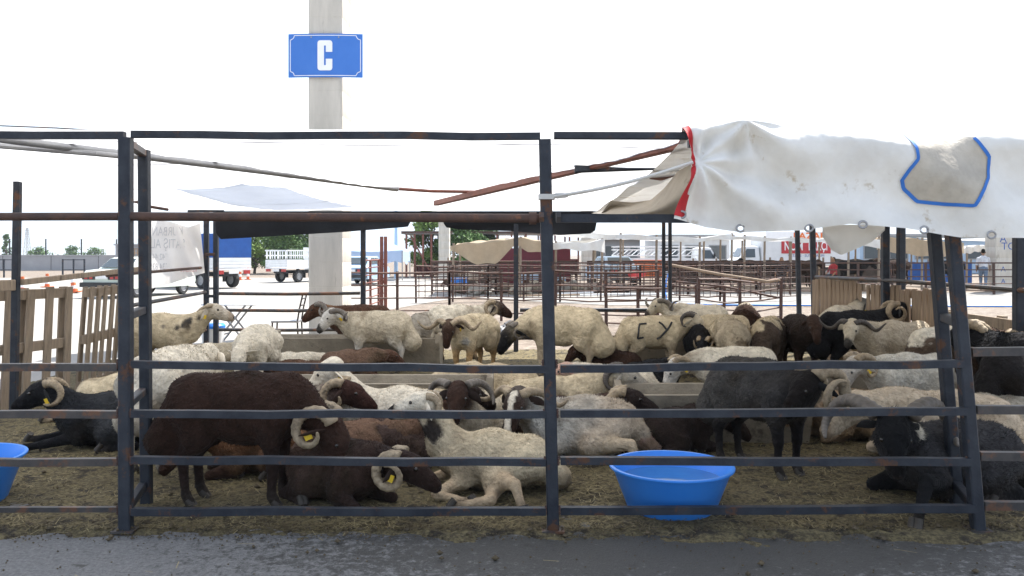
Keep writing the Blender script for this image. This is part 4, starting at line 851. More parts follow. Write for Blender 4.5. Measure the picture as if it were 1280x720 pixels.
# ---------------------------------------------------------------- far left: wall, wire fence, pylon, hills
def boundary_wall():
    Y0 = 72; t = thing('boundary_wall', 'long grey rendered boundary wall at the far left edge of the yard', 'wall', (-40, Y0, 0))
    a, b = Vector((-60, -4, 0)), Vector((13, 10, 0)); d = b - a; nrm = Vector((d.y, -d.x, 0)).normalized()
    n = 18
    base = None
    for i in range(n):
        p, q = a + d * (i / n), a + d * ((i + 1) / n - 0.0007)
        MB().bar(p + Vector((0, 0, .66)), q + Vector((0, 0, .66)), 0.25, 1.36, ch=0.02).build('panel', M['wallgrey'], t)
    MB().bar(a + Vector((0, 0, 1.40)), b + Vector((0, 0, 1.40)), 0.36, 0.10).build('coping', M['wallgrey'], t)
    f = thing('wire_fence', 'row of slim dark posts with wires on top of the grey boundary wall', 'fence', (-40, Y0, 1.45))
    base = None
    for i in range(24):
        p = a + d * ((i + 0.5) / 24)
        if base is None: o = MB().box((0, 0, 0.75), (0.09, 0.09, 1.5)).build('post', M['steel'], f); base = o.data
        else: o = link('post', base, None, f)
        o.location = p
    for z in (0.3, 0.7, 1.1, 1.45): MB().bar(a + Vector((0, 0, z)), b + Vector((0, 0, z)), 0.012).build('wire', M['galv'], f)
M['wallgrey'] = mat('grey_render', (0.36, 0.36, 0.37), (0.29, 0.29, 0.30), 0.5, 0.9, c3=(0.24, 0.24, 0.245), s3=0.25, t3=0.6)
boundary_wall()
def pylon(px, Y, h):
    c = G(px, 318.001 + F * EYE / Y); t = tag(None or MBpylon(c, h), 'thin lattice power pylon far beyond the boundary wall', 'pylon')
def MBpylon(c, h):
    m = MB(); w0, w1 = h * 0.09, h * 0.02; q = lambda z: w0 + (w1 - w0) * z / h
    for sx in (-1, 1):
        for sy in (-1, 1): m.bar((sx * w0, sy * w0, 0), (sx * w1, sy * w1, h), 0.14)
    n = 8
    for i in range(n):
        z0, z1 = h * i / n, h * (i + 1) / n
        for s in (-1, 1): m.bar((-s * q(z0), -q(z0), z0), (s * q(z1), -q(z1), z1), 0.08); m.bar((-s * q(z0), q(z0), z0), (s * q(z1), q(z1), z1), 0.08)
    for z in (0.8, 0.92): m.bar((-h * .12, 0, h * z), (h * .12, 0, h * z), 0.1)
    return m.build('power_pylon', M['galv'], None, loc=c)
pylon(34, 300, 11.0)
def hills():
    g = np.random.default_rng(4); n = 220; m = 14; V = []
    th = np.linspace(R(-62), R(62), n); P = np.stack([np.sin(th) * 6, np.cos(th) * 6, 0 * th], -1)
    ridge = np.clip(75 + 30 * wob(P, 0.55, 8) + 18 * wob(P, 1.6, 9) + 8 * wob(P, 5, 10) + 95 * np.exp(-((th - R(-27)) / 0.14) ** 2), 12, 260)
    for j in range(m):
        s = j / (m - 1); r = 4200 + 2200 * s; hgt = ridge * math.sin(s * math.pi / 2) ** 1.2
        V.append(np.stack([np.sin(th) * r, np.cos(th) * r, hgt * (1 + 0.18 * wob(P * 3 + s * 2, 1.2, 12) * (1 - s)) - 3], -1))
    V = np.stack(V, 1); i = np.arange(n * m).reshape(n, m); Q = np.stack([i[:-1, :-1], i[1:, :-1], i[1:, 1:], i[:-1, 1:]], -1).reshape(-1, 4)
    struct(npmesh('hills', V.reshape(-1, 3), Q[:, ::-1], mat('hill_scrub', (0.10, 0.11, 0.07), (0.16, 0.14, 0.10), 0.004, 1.0)))
hills()

# ---------------------------------------------------------------- trees
M['leaf'] = mat('leaf_green', (0.055, 0.115, 0.03), (0.10, 0.17, 0.04), 1.2, 0.7, c3=(0.035, 0.075, 0.022), s3=2.2, t3=0.55)
M['leaf_light'] = mat('leaf_light_green', (0.12, 0.20, 0.04), (0.18, 0.26, 0.06), 1.2, 0.7, c3=(0.07, 0.13, 0.03), s3=2.0, t3=0.55)
M['bark'] = mat('bark', (0.10, 0.075, 0.055), (0.06, 0.045, 0.035), 5, 0.9, bump=0.4)
for k in ('leaf', 'leaf_light'):
    n = M[k].node_tree; p = n.nodes['Principled BSDF']; p.inputs['Subsurface Weight'].default_value = 0.0
def tree(x, y, h, w, seed, label, lm='leaf', n=5200, ls=0.13, group='trees beyond the market'):
    g = np.random.default_rng(seed); t = thing('tree', label, 'tree', (x, y, 0), 0, group); m = MB()
    m.tube([(0, 0, 0), (0.08, 0.03, h * .25), (-.05, 0, h * .5), (0.02, 0.0, h * .8)], [h * .035, h * .028, h * .02, h * .008], 8)
    cl = []
    for i in range(26):
        a = g.uniform(0, 6.28); e = g.uniform(0.25, 1.0); r = w / 2 * g.uniform(0.25, 1.0) * math.sin(math.pi * (0.2 + 0.72 * e)) ; c = np.array([math.cos(a) * r, math.sin(a) * r, h * e * 0.93]); cl.append((c, w * g.uniform(0.10, 0.2)))
        if i % 2 == 0: m.tube([(0, 0, h * max(.18, e * .55)), tuple(c * np.array([.5, .5, .9])), tuple(c)], [h * .014, h * .009, h * .003], 5)
    m.build('trunk', M['bark'], t, 180)
    C = np.array([c for c, r in cl]); Rr = np.array([r for c, r in cl]); k = g.integers(0, len(cl), n); d = g.normal(size=(n, 3)); d /= np.linalg.norm(d, axis=1)[:, None]
    p = C[k] + d * (Rr[k] * g.random(n) ** 0.4)[:, None] * np.array([1.25, 1.25, 0.8]); p[:, 2] = np.maximum(p[:, 2], h * 0.12)
    s = g.normal(size=(n, 3)); s /= np.linalg.norm(s, axis=1)[:, None]; q = np.cross(s, g.normal(size=(n, 3))); q /= np.linalg.norm(q, axis=1)[:, None]; L = (ls * g.uniform(0.6, 1.4, n))[:, None]
    V = np.stack([p - s * L, p - q * L * .5, p + s * L, p + q * L * .5], 1).reshape(-1, 3)
    npmesh('crown', V, np.arange(4 * n).reshape(-1, 4), M[lm], t, smooth=False); return t
for i, (px, Y, h, w_, lm, lab) in enumerate([(318, 66, 3.3, 3.6, 'leaf_light', 'light green bushy tree behind the blue covered truck'), (350, 64, 3.4, 3.6, 'leaf', 'dark green tree over the white pickup seen under the black net'), (372, 70, 4.2, 3.8, 'leaf', 'dark green tree close to the left edge of the signed column'),
        (540, 58, 4.6, 3.2, 'leaf_light', 'leafy tree at the left of the distant grey column'), (580, 56, 4.0, 3.4, 'leaf', 'darker green tree at the right of the distant grey column'), (603, 60, 4.0, 3.2, 'leaf', 'green tree above the tan canvas awning')]):
    tree((px - 640) * Y / F, Y, h, w_, 60 + i, lab, lm, 4200)
for i, (px, Y, h) in enumerate([(50, 150, 2.9), (92, 170, 3.0), (8, 140, 5.0), (118, 180, 3.0)]):
    tree((px - 640) * Y / F, Y, h, 4.5 if i != 2 else 1.6, 90 + i, ['pale round bush beyond the boundary wall', 'low tree beyond the wall behind the parked sedan', 'slender sapling rising beyond the wall at the left edge', 'low bush beyond the wall left of the sedan roof'][i], 'leaf', 900, 0.22)

# ---------------------------------------------------------------- vehicles
WH = {}
def wheel(parent, x, y, r, w_=0.2):
    o = MB().lathe((0, 0, 0), [(r * .6, -w_ / 2), (r * .94, -w_ / 2), (r, -w_ * .36), (r, w_ * .36), (r * .94, w_ / 2), (r * .6, w_ / 2)], 22)
    o.v = [(a, c, b) for a, b, c in o.v]; t = o.build('wheel', M['rubber'], parent, 40); t.location = (x, y, r)
    q = MB().lathe((0, 0, 0), [(0.0, -w_ * .38), (r * .3, -w_ * .4), (r * .34, -w_ * .3), (r * .58, -w_ * .33), (r * .61, -w_ * .48), (r * .61, w_ * .48), (r * .58, w_ * .33), (r * .34, w_ * .3), (0.0, w_ * .38)], 22); q.v = [(a, c, b) for a, b, c in q.v]; q.build('rim', M['galv'], t, 40); return t
def hull(prof, w0, w1, zmid, tuck=0.06):        # prof (x,z) outline; the width narrows above zmid
    n = len(prof); vs = []
    def hw(z): return w0 if z <= zmid else w0 + (w1 - w0) * min(1, (z - zmid) / 0.5)
    rows = [(-1, 0.0), (-1, tuck), (1, tuck), (1, 0.0)]; cx = sum(p[0] for p in prof) / n; cz = sum(p[1] for p in prof) / n
    for s, k in rows:
        for x, z in prof:
            sh = 0.965 if k == 0 else 1.0
            vs.append((cx + (x - cx) * sh, s * (hw(z) - (0 if k == 0 else k)), cz + (z - cz) * sh))
    fs = [(r_ * n + i, r_ * n + (i + 1) % n, (r_ + 1) * n + (i + 1) % n, (r_ + 1) * n + i) for r_ in range(3) for i in range(n)] + [tuple(range(n)), tuple(range(3 * n, 4 * n))]
    return MB().add(vs, fs)
def sedan(c, rz, label, paint, group='parked cars', name='parked_car'):
    t = thing(name, label, 'car', c, rz, group)
    hull([(-2.05, .42), (-2.1, .55), (-2.08, .86), (-1.95, .95), (-1.3, .985), (1.0, .95), (1.85, .86), (2.05, .78), (2.08, .5), (2.0, .30), (-1.95, .30)], 0.82, 0.78, 0.75).build('body', paint, t, 35)
    hull([(-1.42, .975), (-0.92, 1.36), (-.7, 1.40), (0.35, 1.41), (0.5, 1.38), (1.12, .95)], 0.74, 0.60, 0.95, 0.05).build('cabin', paint, t, 35)
    MB().add([(-1.375, -.62, 1.03), (-1.375, .62, 1.03), (-0.975, .53, 1.335), (-0.975, -.53, 1.335)], [(0, 1, 2, 3)]).build('rear_window', M['glass'], t).location = (-0.028, 0, 0.02)
    MB().add([(1.07, -.62, 1.01), (1.07, .62, 1.01), (0.53, .53, 1.35), (0.53, -.53, 1.35)], [(3, 2, 1, 0)]).build('windscreen', M['glass'], t).location = (0.028, 0, 0.02)
    for s in (-1, 1):
        for x0, x1, x2, x3 in ((-1.12, -0.28, -0.28, -0.82), (-0.2, 0.86, 0.42, -0.2)):
            MB().add([(x0, s * .735, 1.02), (x1, s * .735, 1.02), (x2, s * .635, 1.33), (x3, s * .635, 1.33)], [(0, 1, 2, 3)]).build('side_window', M['glass'], t).location = (0, s * 0.012, 0)
        MB().box((-2.10, s * 0.52, 0.72), (0.03, 0.52, 0.17)).build('tail_light_panel', M['dark'], t)
        for y in (0.42, 0.62): MB().box((-2.118, s * y, 0.72), (0.02, 0.13, 0.13)).build('tail_light', M['red_light'], t)
        MB().box((0.95, s * 0.86, 1.0), (0.10, 0.16, 0.10)).build('mirror', M['dark'], t)
        MB().box((2.06, s * 0.55, 0.70), (0.04, 0.3, 0.16)).build('headlight', M['chrome'], t)
        for x in (-1.3, 1.3): wheel(t, x, s * 0.72, 0.29, 0.17)
    MB().box((-2.14, 0, 0.46), (0.12, 1.62, 0.16)).build('bumper', M['dark'], t); MB().box((2.10, 0, 0.46), (0.12, 1.62, 0.16)).build('bumper', M['dark'], t)
    MB().box((-2.112, 0, 0.72), (0.015, 0.48, 0.11)).build('number_plate', M['white_plastic'], t)
    return t
M['car_white'] = mat('aged_white_paint', (0.60, 0.66, 0.58), (0.55, 0.60, 0.54), 2, 0.35, spec=0.5)
M['car_blue'] = mat('pale_blue_paint', (0.35, 0.48, 0.62), (0.32, 0.44, 0.58), 2, 0.3, spec=0.5)
c = G(128, 373); sedan((c.x + 0.45, c.y + 2.1, 0), R(90 - 14), 'old white sedan seen from behind with red tail lights beyond the pallets', M['car_white'])
c = G(445, 357); sedan((c.x, c.y + 2.0, 0), R(83), 'pale blue car parked beside the tent right of the signed column', M['car_blue'])
c = G(765, 356); sedan((c.x, c.y, 0), R(100), 'pale blue car behind the far rusty pens near a red tub', M['car_blue'])
def truck(c, rz, label, kind, paint=None, name='truck', L=5.6, W=1.9, grp='trucks and pickups parked in the market', sc_=1.0):
    t = thing(name, label, 'truck', c, rz, grp); paint = paint or M['white_paint']; t.scale = (sc_,) * 3
    xb = -L / 2; xc = L / 2 - 1.55
    MB().box((-0.2, 0, 0.62), (L - 0.8, 0.75, 0.18)).build('chassis', M['dark'], t)
    hull([(xc + .05, .5), (xc, 1.3), (xc + 0.05, 1.95), (xc + .35, 2.02), (xc + 0.85, 1.98), (xc + 1.2, 1.35), (xc + 1.5, 1.15), (xc + 1.55, .5)], W / 2 - .05, W / 2 - .18, 1.25).build('cab', paint, t, 35)
    MB().add([(xc + 1.20, -.72, 1.36), (xc + 1.20, .72, 1.36), (xc + .92, .64, 1.88), (xc + .92, -.64, 1.88)], [(3, 2, 1, 0)]).build('windscreen', M['glass'], t).location = (0.03, 0, 0.01)
    for s in (-1, 1):
        MB().add([(xc + .3, s * (W / 2 - .09), 1.32), (xc + 1.08, s * (W / 2 - .09), 1.32), (xc + .8, s * (W / 2 - .17), 1.84), (xc + .3, s * (W / 2 - .17), 1.84)], [(0, 1, 2, 3)]).build('side_window', M['glass'], t).location = (0, s * 0.03, 0)
        MB().box((xc + 1.56, s * .62, .80), (.04, .28, .2)).build('headlight', M['chrome'], t)
        MB().box((xb - .01, s * (W / 2 - .25), .72), (.05, .34, .16)).build('tail_light', M['red_light'], t)
        MB().box((xc + 1.0, s * (W / 2 + .06), 1.5), (.08, .14, .28)).build('mirror', M['dark'], t)
        for x in (xb + 1.1, xc + .78): wheel(t, x, s * (W / 2 - .16), 0.36, 0.24)
        MB().box((xb + 1.62, s * (W / 2 - .16), .45), (.03, .28, .4)).build('mudguard', M['rubber'], t)
    MB().box((xb - .02, 0, .72), (.03, .5, .13)).build('number_plate', M['white_plastic'], t)
    MB().box((xc + 1.58, 0, .55), (.1, W - .1, .2)).build('bumper', M['dark'], t)
    bl = L - 1.65; bc = xb + bl / 2
    if kind != 'box': MB().box((bc, 0, .85), (bl, W, .08)).build('bed', paint, t)
    if kind in ('cover', 'stake', 'ladder'):
        for s in (-1, 1):
            for k in range(3): MB().box((bc, s * (W / 2 - .02), .98 + .15 * k), (bl - .02, .04, .142)).build('side_board', paint, t)
        for k in range(3): MB().box((xb + .02, 0, .98 + .15 * k), (.04, W - .09, .142)).build('tailgate_board', paint, t)
    if kind == 'cover':
        m = MB(); prof = [(-W / 2, 1.36), (W / 2, 1.36), (W / 2 + .01, 2.25), (W / 2 - .12, 2.42), (-W / 2 + .12, 2.42), (-W / 2 - .01, 2.25)]
        vs = []; fs = []; nn = 9
        for i in range(nn):
            x = xb + bl * i / (nn - 1); k = 0.985 if i % 2 else 1.0; vs += [(x, y * k, z * (1 if z < 1.5 else (0.992 if i % 2 else 1))) for y, z in prof]
        for i in range(nn - 1): fs += [(6 * i + k, 6 * i + (k + 1) % 6, 6 * i + 6 + (k + 1) % 6, 6 * i + 6 + k) for k in range(6)]
        fs += [tuple(range(6)), tuple(range(6 * nn - 6, 6 * nn))]; m.add(vs, fs).build('cover', M['tarp_blue'], t, 40)
    if kind == 'stake':
        for s in (-1, 1):
            for k in range(10): MB().box((xb + .08 + (bl - .16) * k / 9, s * (W / 2 - .02), 1.66), (.045, .03, .5)).build('stake', paint, t)
            for z in (1.9, 1.6): MB().box((bc, s * (W / 2 + .012), z), (bl, .03, .07)).build('stake_rail', paint, t)
        for k in range(8): MB().box((xb + .02, -W / 2 + .14 + (W - .28) * k / 7, 1.64), (.03, .045, .46)).build('stake', paint, t)
        MB().box((xb - .004, 0, 1.88), (.03, W - .1, .07)).build('stake_rail', paint, t)
        MB().box((xc - .05, 0, 1.75), (.05, W - .2, .7)).build('headboard', paint, t)
    if kind == 'ladder':
        for s in (-1, 1):
            for z in (1.5, 1.86, 2.05): MB().bar((xb, s * (W / 2 - .05), z), (xc + .2, s * (W / 2 - .05), z), .06).build('rack_rail', paint, t)
            k = 8
            for i in range(k): x = xb + (bl) * i / k; MB().bar((x, s * (W / 2 - .05), 1.5), (x + bl / k * .7, s * (W / 2 - .05), 1.86), .055).build('rack_brace', paint, t)
        for i in range(6): x = xb + bl * i / 5; MB().bar((x, -W / 2 + .05, 2.05), (x, W / 2 - .05, 2.05), .05).build('rack_crossbar', paint, t)
    if kind == 'box':
        MB().bar((xb, 0, 1.62), (xc - .05, 0, 1.62), W + .1, 1.62, ch=0.03).build('cargo_box', paint, t)
    return t
c = G(262, 360); truck((c.x - 0.9, c.y + 0.9, 0), R(146), 'white truck with a blue cloth cover over its load bed', 'cover', L=5.2)
c = G(352, 353); truck((c.x + 0.8, c.y + 1.6, 0), R(62), 'small white pickup with a slatted stake bed seen from behind', 'stake', L=4.8, W=1.7, sc_=0.9)
c = G(850, 351); truck((c.x - 0.4, c.y + 2.0, 0), R(3), 'white pickup with a white ladder rack over its bed', 'ladder', L=6.6, W=1.8, sc_=0.95)
bt = truck((16.9, 52, 0), R(181), 'white box truck with a large red sign on its side', 'box', L=6.8, W=2.1, sc_=1.0)
sg = MB().box((0, 0, 0), (3.0, 0.02, 0.85)).build('sign_panel', M['red_sign'], bt); sg.location = (-0.9, 1.12, 1.98)
text('NCIM', 0.74, M['sign_white'], sg, (0.76, 0.014, 0), (R(90), 0, R(180)), sx=0.62, offset=0.012); text('BAKÇI', 0.74, M['sign_white'], sg, (-0.72, 0.014, 0), (R(90), 0, R(180)), sx=0.56, offset=0.012)
text('VATANE · SÜT · TARIM', 0.22, M['ink_blue'], bt, (-0.9, 1.12, 1.42), (R(90), 0, R(180)))
c = G(163, 349); 
hut = thing('site_hut', 'small pale cabin beside a brown slatted load behind the sedan', 'cabin', (-27.9, 62, 0))
MB().box((0.0, 0, 1.1), (1.6, 2.4, 2.1)).build('wall', M['wallgrey'], hut); MB().box((0.0, 0, 2.2), (1.8, 2.6, .1)).build('roof', M['wallgrey'], hut); MB().box((0.2, -1.21, .95), (.7, .03, 1.8)).build('door', M['galv'], hut)
ld = truck((-25.7, 60.5, 0), R(75), 'truck with a brown wooden slatted load bed behind the sedan roof', 'stake', M['wood_light'], L=4.6)

# ---------------------------------------------------------------- cones and marker posts
def marker(c, h, r, label, tilt=0.0, grp='orange and white traffic markers'):
    t = thing('traffic_marker', label, 'traffic marker', c, 0, grp); t.rotation_euler = (0, R(tilt), 0)
    MB().box((0, 0, .02), (r * 4.2, r * 4.2, .04)).build('base', M['orange'], t)
    n = 5
    for i in range(n):
        z0, z1 = .04 + (h - .04) * i / n, .04 + (h - .04) * (i + 1) / n; f = lambda z: r * (1.15 - .5 * z / h)
        MB().tube([(0, 0, z0), (0, 0, z1)], [f(z0), f(z1)], 12).build('band', M['orange'] if i % 2 == 0 else M['white_plastic'], t, 40)
for px, py, h, r, lab, ti in [(28, 364, .6, .11, 'orange and white marker beside the lone left post', 0), (59, 359, .62, .10, 'small orange and white marker between the lone post and the sedan', 0), (94, 366, .66, .11, 'tilted orange and white marker close to the sedan bumper', -12), (300, 350, .8, .08, 'orange marker post right of the blue covered truck', 0), (310, 349.5, .8, .08, 'orange marker post left of the white pickup', 0)]:
    marker(G(px, py), h, r, lab, ti)
for px, lab in ((5, 'low black railing at the left edge before the boundary wall'), (92, 'low black railing behind the sedan before the boundary wall')):
    c = G(px, 347); t = thing('railing', lab, 'railing', c, 0, 'low black railings by the wall')
    for x in (-.7, 0, .7): MB().box((x, 0, .6), (.08, .08, 1.2)).build('post', M['steel'], t)
    for z in (.5, 1.15): MB().bar((-.7, 0.05, z), (.7, 0.05, z), .05).build('rail', M['steel'], t)

# ---------------------------------------------------------------- folding table, chair, bucket, banner
t = thing('folding_table', 'small folding table with crossed metal legs outside the back rail', 'table', (-4.55, 13.75, 0))
MB().bar((-.45, 0, .69), (.45, 0, .69), .5, .025).build('table_top', M['white_plastic'], t)
for y in (-.2, .2):
    MB().tube([(-.3, y, 0), (.25, y, .68)], .016, 8).build('leg', M['galv'], t); MB().tube([(.3, y + .03, 0), (-.25, y + .03, .68)], .016, 8).build('leg', M['galv'], t)
for z, x in ((.2, -.14), (.45, -.02)): MB().tube([(x, -.2, z), (x, .2, z)], .012, 6).build('crossbar', M['galv'], t)
t = thing('chair', 'empty metal chair with a tall slatted back near the column', 'chair', (-3.72, 13.9, 0), R(4))
MB().box((0, 0, .40), (.44, .42, .03)).build('seat', M['galv'], t)
for x in (-.2, .2):
    for y in (-.19, .19): MB().tube([(x, y, .40), (x * 1.08, y, 0)], .014, 8).build('leg', M['steel_worn'], t)
for y in (-.19, .19): MB().tube([(.2, y, .4), (.235, y, .62), (.29, y, .86)], .014, 8).build('back_post', M['steel_worn'], t)
for z, x in ((.55, .225), (.66, .245), (.77, .27), (.85, .29)): MB().tube([(x, -.19, z), (x, .19, z)], .012, 6).build('back_slat', M['steel_worn'], t)
t = thing('bucket', 'white plastic bucket with a bright blue lid behind the alert spotted sheep', 'bucket', (-4.72, 13.25, 0))
MB().lathe((0, 0, 0), [(0, 0), (.15, 0), (.185, .36), (0, .36)], 24).build('pail', M['white_plastic'], t, 40); MB().lathe((0, 0, .36), [(.19, -.02), (.195, .02), (.17, .05), (0, .055)], 24).build('lid', M['blue_plastic'], t, 40)
def banner():
    def fn(U, V):
        px = 176 + (250 - 176) * U + 6 * V * U; top = np.interp(U, [0, .5, .8, 1], [274, 277, 284, 279]); bot = np.interp(U, [0, .45, .7, 1], [364, 355, 348, 341]); py = top + (bot - top) * V
        Y = 12.6 + 0.08 * np.sin(U * 7 + V * 2) * (0.4 + V) + 0.06 * np.sin((U - V * .3) * 19) * np.clip(U * 2 - .8, 0, 1); return np.stack([(px - 640) * Y / F, Y, EYE - (py - HY) * Y / F], -1)
    b = tag(grid_cloth('cloth_banner', fn, 60, 40, M['banner']), 'old white cloth banner with faded reversed print hanging by the truck', 'banner')
    def at(u, v): return fn(np.array([u]), np.array([v]))[0] + np.array([0, -0.06, 0])
    for s, u, v, sz, m in (('KURBANLIK', .38, .17, .19, 'ink_grey'), ('SATIŞ ALANI', .36, .36, .20, 'ink_grey'), ('0542 441 11', .28, .55, .135, 'ink_grey'), ('0534 835 45', .28, .70, .135, 'ink_grey'), ('KURBAN', .78, .86, .10, 'ink_red')):
        text(s, sz, M[m], b, at(u, v), (R(90), 0, R(0)), sx=.62, mirror=True)
banner()

# ---------------------------------------------------------------- rusty pen panels behind
def panel(a, b, h, bars, posts, label, name='fence_panel', m='rust', th=0.035, grp='rusty tube fence panels', z0=0.12, sag=0.0, verts=0):
    a, b = Vector(a), Vector(b); t = thing(name, label, 'fence panel', a, 0, grp); d = b - a; rr = random.Random(label); base = None
    for i in range(posts):
        p = d * (i / max(1, posts - 1)); MB().bar(p, p + Vector((rr.uniform(-.02, .02), 0, h + .02)), th * 1.7).build('post', M[m], t)
    for k in range(bars):
        z = z0 + (h - z0) * k / (bars - 1); MB().tube([Vector((0, -.03, z)), d * .33 + Vector((0, -.03, z - sag * rr.random())), d * .7 + Vector((0, -.03, z - sag * rr.random())), d + Vector((0, -.03, z))], th / 2 * (1.4 if k == bars - 1 else 1), 6).build('rail', M[m], t, 60)
    for i in range(verts):
        p = d * ((i + .5) / verts) + Vector((0, -.05, 0)); MB().bar(p + Vector((0, 0, z0)), p + Vector((0, 0, h)), th * .6).build('upright', M[m], t)
    return t
def gx(px, Y): return Vector(((px - 640) * Y / F, Y, 0))
panel(gx(430, 18.6), gx(562, 19.0), 1.1, 4, 3, 'rusty rail panel right of the signed column', z0=0.25, sag=.02)
panel(gx(562, 19.0), gx(692, 18.8), 1.12, 4, 3, 'rusty rail panel behind the brown headed white ram', z0=0.2, sag=.06)
panel(gx(694, 18.6), gx(822, 18.2), 1.14, 4, 3, 'rusty rail panel behind the middle post and marked ram', z0=0.2, sag=.05)
panel(gx(758, 16.6), gx(838, 16.4), 0.84, 4, 3, 'low rusty rail panel above the marked ram', z0=0.15, sag=.02)
panel(gx(873, 17.0), gx(976, 17.6), 1.0, 5, 3, 'leaning rusty panel right of the twin back posts', z0=0.2, sag=.10)
panel(gx(838, 19.5), gx(905, 19.0), 0.78, 4, 3, 'short rusty panel behind the white ram with wide horns', z0=0.15, sag=.05)
t = tag(MB().tube([D(838, 331, 19), D(900, 343, 18), D(960, 352, 17.2), D(975, 350, 17)], [.03, .032, .03, .02], 8).build('loose_pole', M['wood_light'], None, 60), 'long bent pale pole resting across the rusty panels', 'pole')
t = tag(MB().tube([D(845, 352, 18.5), D(905, 358, 18), D(972, 372, 17.4)], .022, 8).build('loose_pole', M['rust'], None, 60), 'thin rusty pole slanting down across the rusty panels', 'pole')
gt = panel(gx(452, 20.5), gx(482, 24.5), 1.35, 7, 4, 'reddish upright gate frame by the blue tent', 'gate', 'redoxide', z0=0.2)
for px in (477, 482): MB().bar(gx(px, 23.5) - gt.location, gx(px, 23.5) - gt.location + Vector((0, 0, 2.0)), .09).build('gate_post', M['redoxide'], gt)
fx = [540, 620, 700, 780, 860, 945, 1030, 1115, 1200, 1285]
for i in range(len(fx) - 1):
    panel(gx(fx[i], 31.5), gx(fx[i + 1], 31.5), 1.18, 5, 3, 'far rusty barred panel ' + ['at the left end under the tree', 'under the tan canvas awning', 'left of the twin back posts under white sheets', 'in front of the pale blue car', 'in front of the white ladder rack pickup', 'in front of the white truck cab', 'in front of the red truck sign', 'behind the plank fence', 'behind the walking man'][i], m='rust', th=.045, grp='far row of barred pens', verts=8 if i < 4 else 0, z0=.15)
panel(gx(540, 36), gx(720, 36), 1.2, 5, 4, 'rear barred panel of the far pens under the awning', th=.05, grp='far row of barred pens', verts=14)
panel(gx(735, 36), gx(1000, 36), 1.2, 5, 6, 'rear barred panel of the far pens before the trucks', th=.05, grp='far row of barred pens')

for i, (a, b, ya, yb, lab) in enumerate([(520, 610, 26, 27, 'close barred rusty panel under the left part of the tan awning'), (610, 700, 27, 26.5, 'close barred rusty panel below the maroon screen'), (700, 800, 26.5, 27.5, 'close barred rusty panel right of the middle post before the blue car'), (800, 900, 27.5, 27, 'close barred rusty panel behind the twin back posts'), (900, 1000, 27, 27.5, 'close barred rusty panel before the dark cattle')]):
    panel(gx(a, ya), gx(b, yb), 1.15, 6, 3, lab, th=.035, grp='middle row of barred pens', verts=12, z0=.15, sag=.04)

# ---------------------------------------------------------------- far awnings, tent, sheds
def awning(name, label, pts, Y0, Y1, m, poles, sag=.25, cat='awning', pm='wood', H0=None):
    t = thing(name, label, cat, gx((pts[0][0] + pts[-1][0]) / 2, Y0), 0, 'market awnings on poles'); px = np.array([p[0] for p in pts], float); pt = np.array([p[1] for p in pts], float); pb = np.array([p[2] for p in pts], float); o = np.array(t.location)
    def fn(U, V):
        q = px[0] + (px[-1] - px[0]) * U; tt = np.interp(q, px, pt); bb = np.interp(q, px, pb); k = np.clip(V * 2, 0, 1); bk = np.clip(V * 2 - 1, 0, 1)
        yy = bb + (tt - bb) * k; Y = Y0 + 0.05 * np.sin(U * 30) * (1 - k); P = np.stack([(q - 640) * Y / F, Y + 0 * U, EYE - (yy - HY) * Y / F], -1)
        P[..., 1] += bk * (Y1 - Y0); P[..., 0] += 0; P[..., 2] += 0.10 * bk - sag * np.sin(bk * math.pi) * .4 + .03 * np.sin(U * 23 + V * 9); return P - o
    grid_cloth('canopy', fn, 60, 24, m, t)
    for q in poles:
        z = EYE - (np.interp(q, px, pt) - HY) * Y0 / F; p = gx(q, Y0 + .08) - t.location; MB().tube([p, p + Vector((.03, 0, z + .05))], .045, 8).build('pole', M[pm], t, 60)
        p = gx(q, Y1) - t.location; p.x = (gx(q, Y0).x - t.location.x); MB().tube([p, p + Vector((.03, 0, z + .1))], .045, 8).build('pole', M[pm], t, 60)
    return t
awning('canvas_awning', 'tan and white canvas awning sagging in a point over the far pens', [(563, 306, 313), (580, 304, 322), (597, 302, 331), (620, 300, 329), (645, 297, 306), (660, 298, 314), (690, 302, 318)], 31.0, 35, M['canvas_tan'], (566, 650, 688))
awning('canvas_awning', 'white canvas awning drooping between poles behind the middle post', [(632, 296, 300), (690, 303, 311), (730, 303, 313), (756, 299, 315)], 31.6, 35, M['canvas_white'], (694, 752))
awning('market_awning', 'big white market sheet on poles above the ladder rack pickup', [(700, 289, 292), (760, 292, 300), (800, 294, 299), (870, 297, 303), (915, 293, 299)], 33, 43, M['canvas_white'], (775, 820, 874, 914))
awning('market_awning', 'white market sheet on poles above the box truck sign', [(915, 294, 300), (960, 297, 301), (1040, 298, 304), (1100, 300, 310)], 33, 40, M['canvas_white'], (930, 955, 988, 1060, 1098))
awning('market_awning', 'brownish market sheet on poles left of the walking man', [(1096, 296, 312), (1135, 297, 318), (1170, 300, 322), (1205, 304, 316)], 33.5, 40, M['canvas_tan'], (1098, 1152, 1200))
awning('market_awning', 'pale sheet with a drooping end beside the lettered column', [(1205, 310, 318), (1225, 306, 314), (1244, 308, 330)], 36, 41, M['canvas_white'], (1208, 1242))
awning('market_awning', 'long pale sheet over stalls at the right edge', [(1240, 296, 304), (1300, 298, 304), (1400, 300, 308)], 37, 44, M['canvas_white'], (1242, 1300))
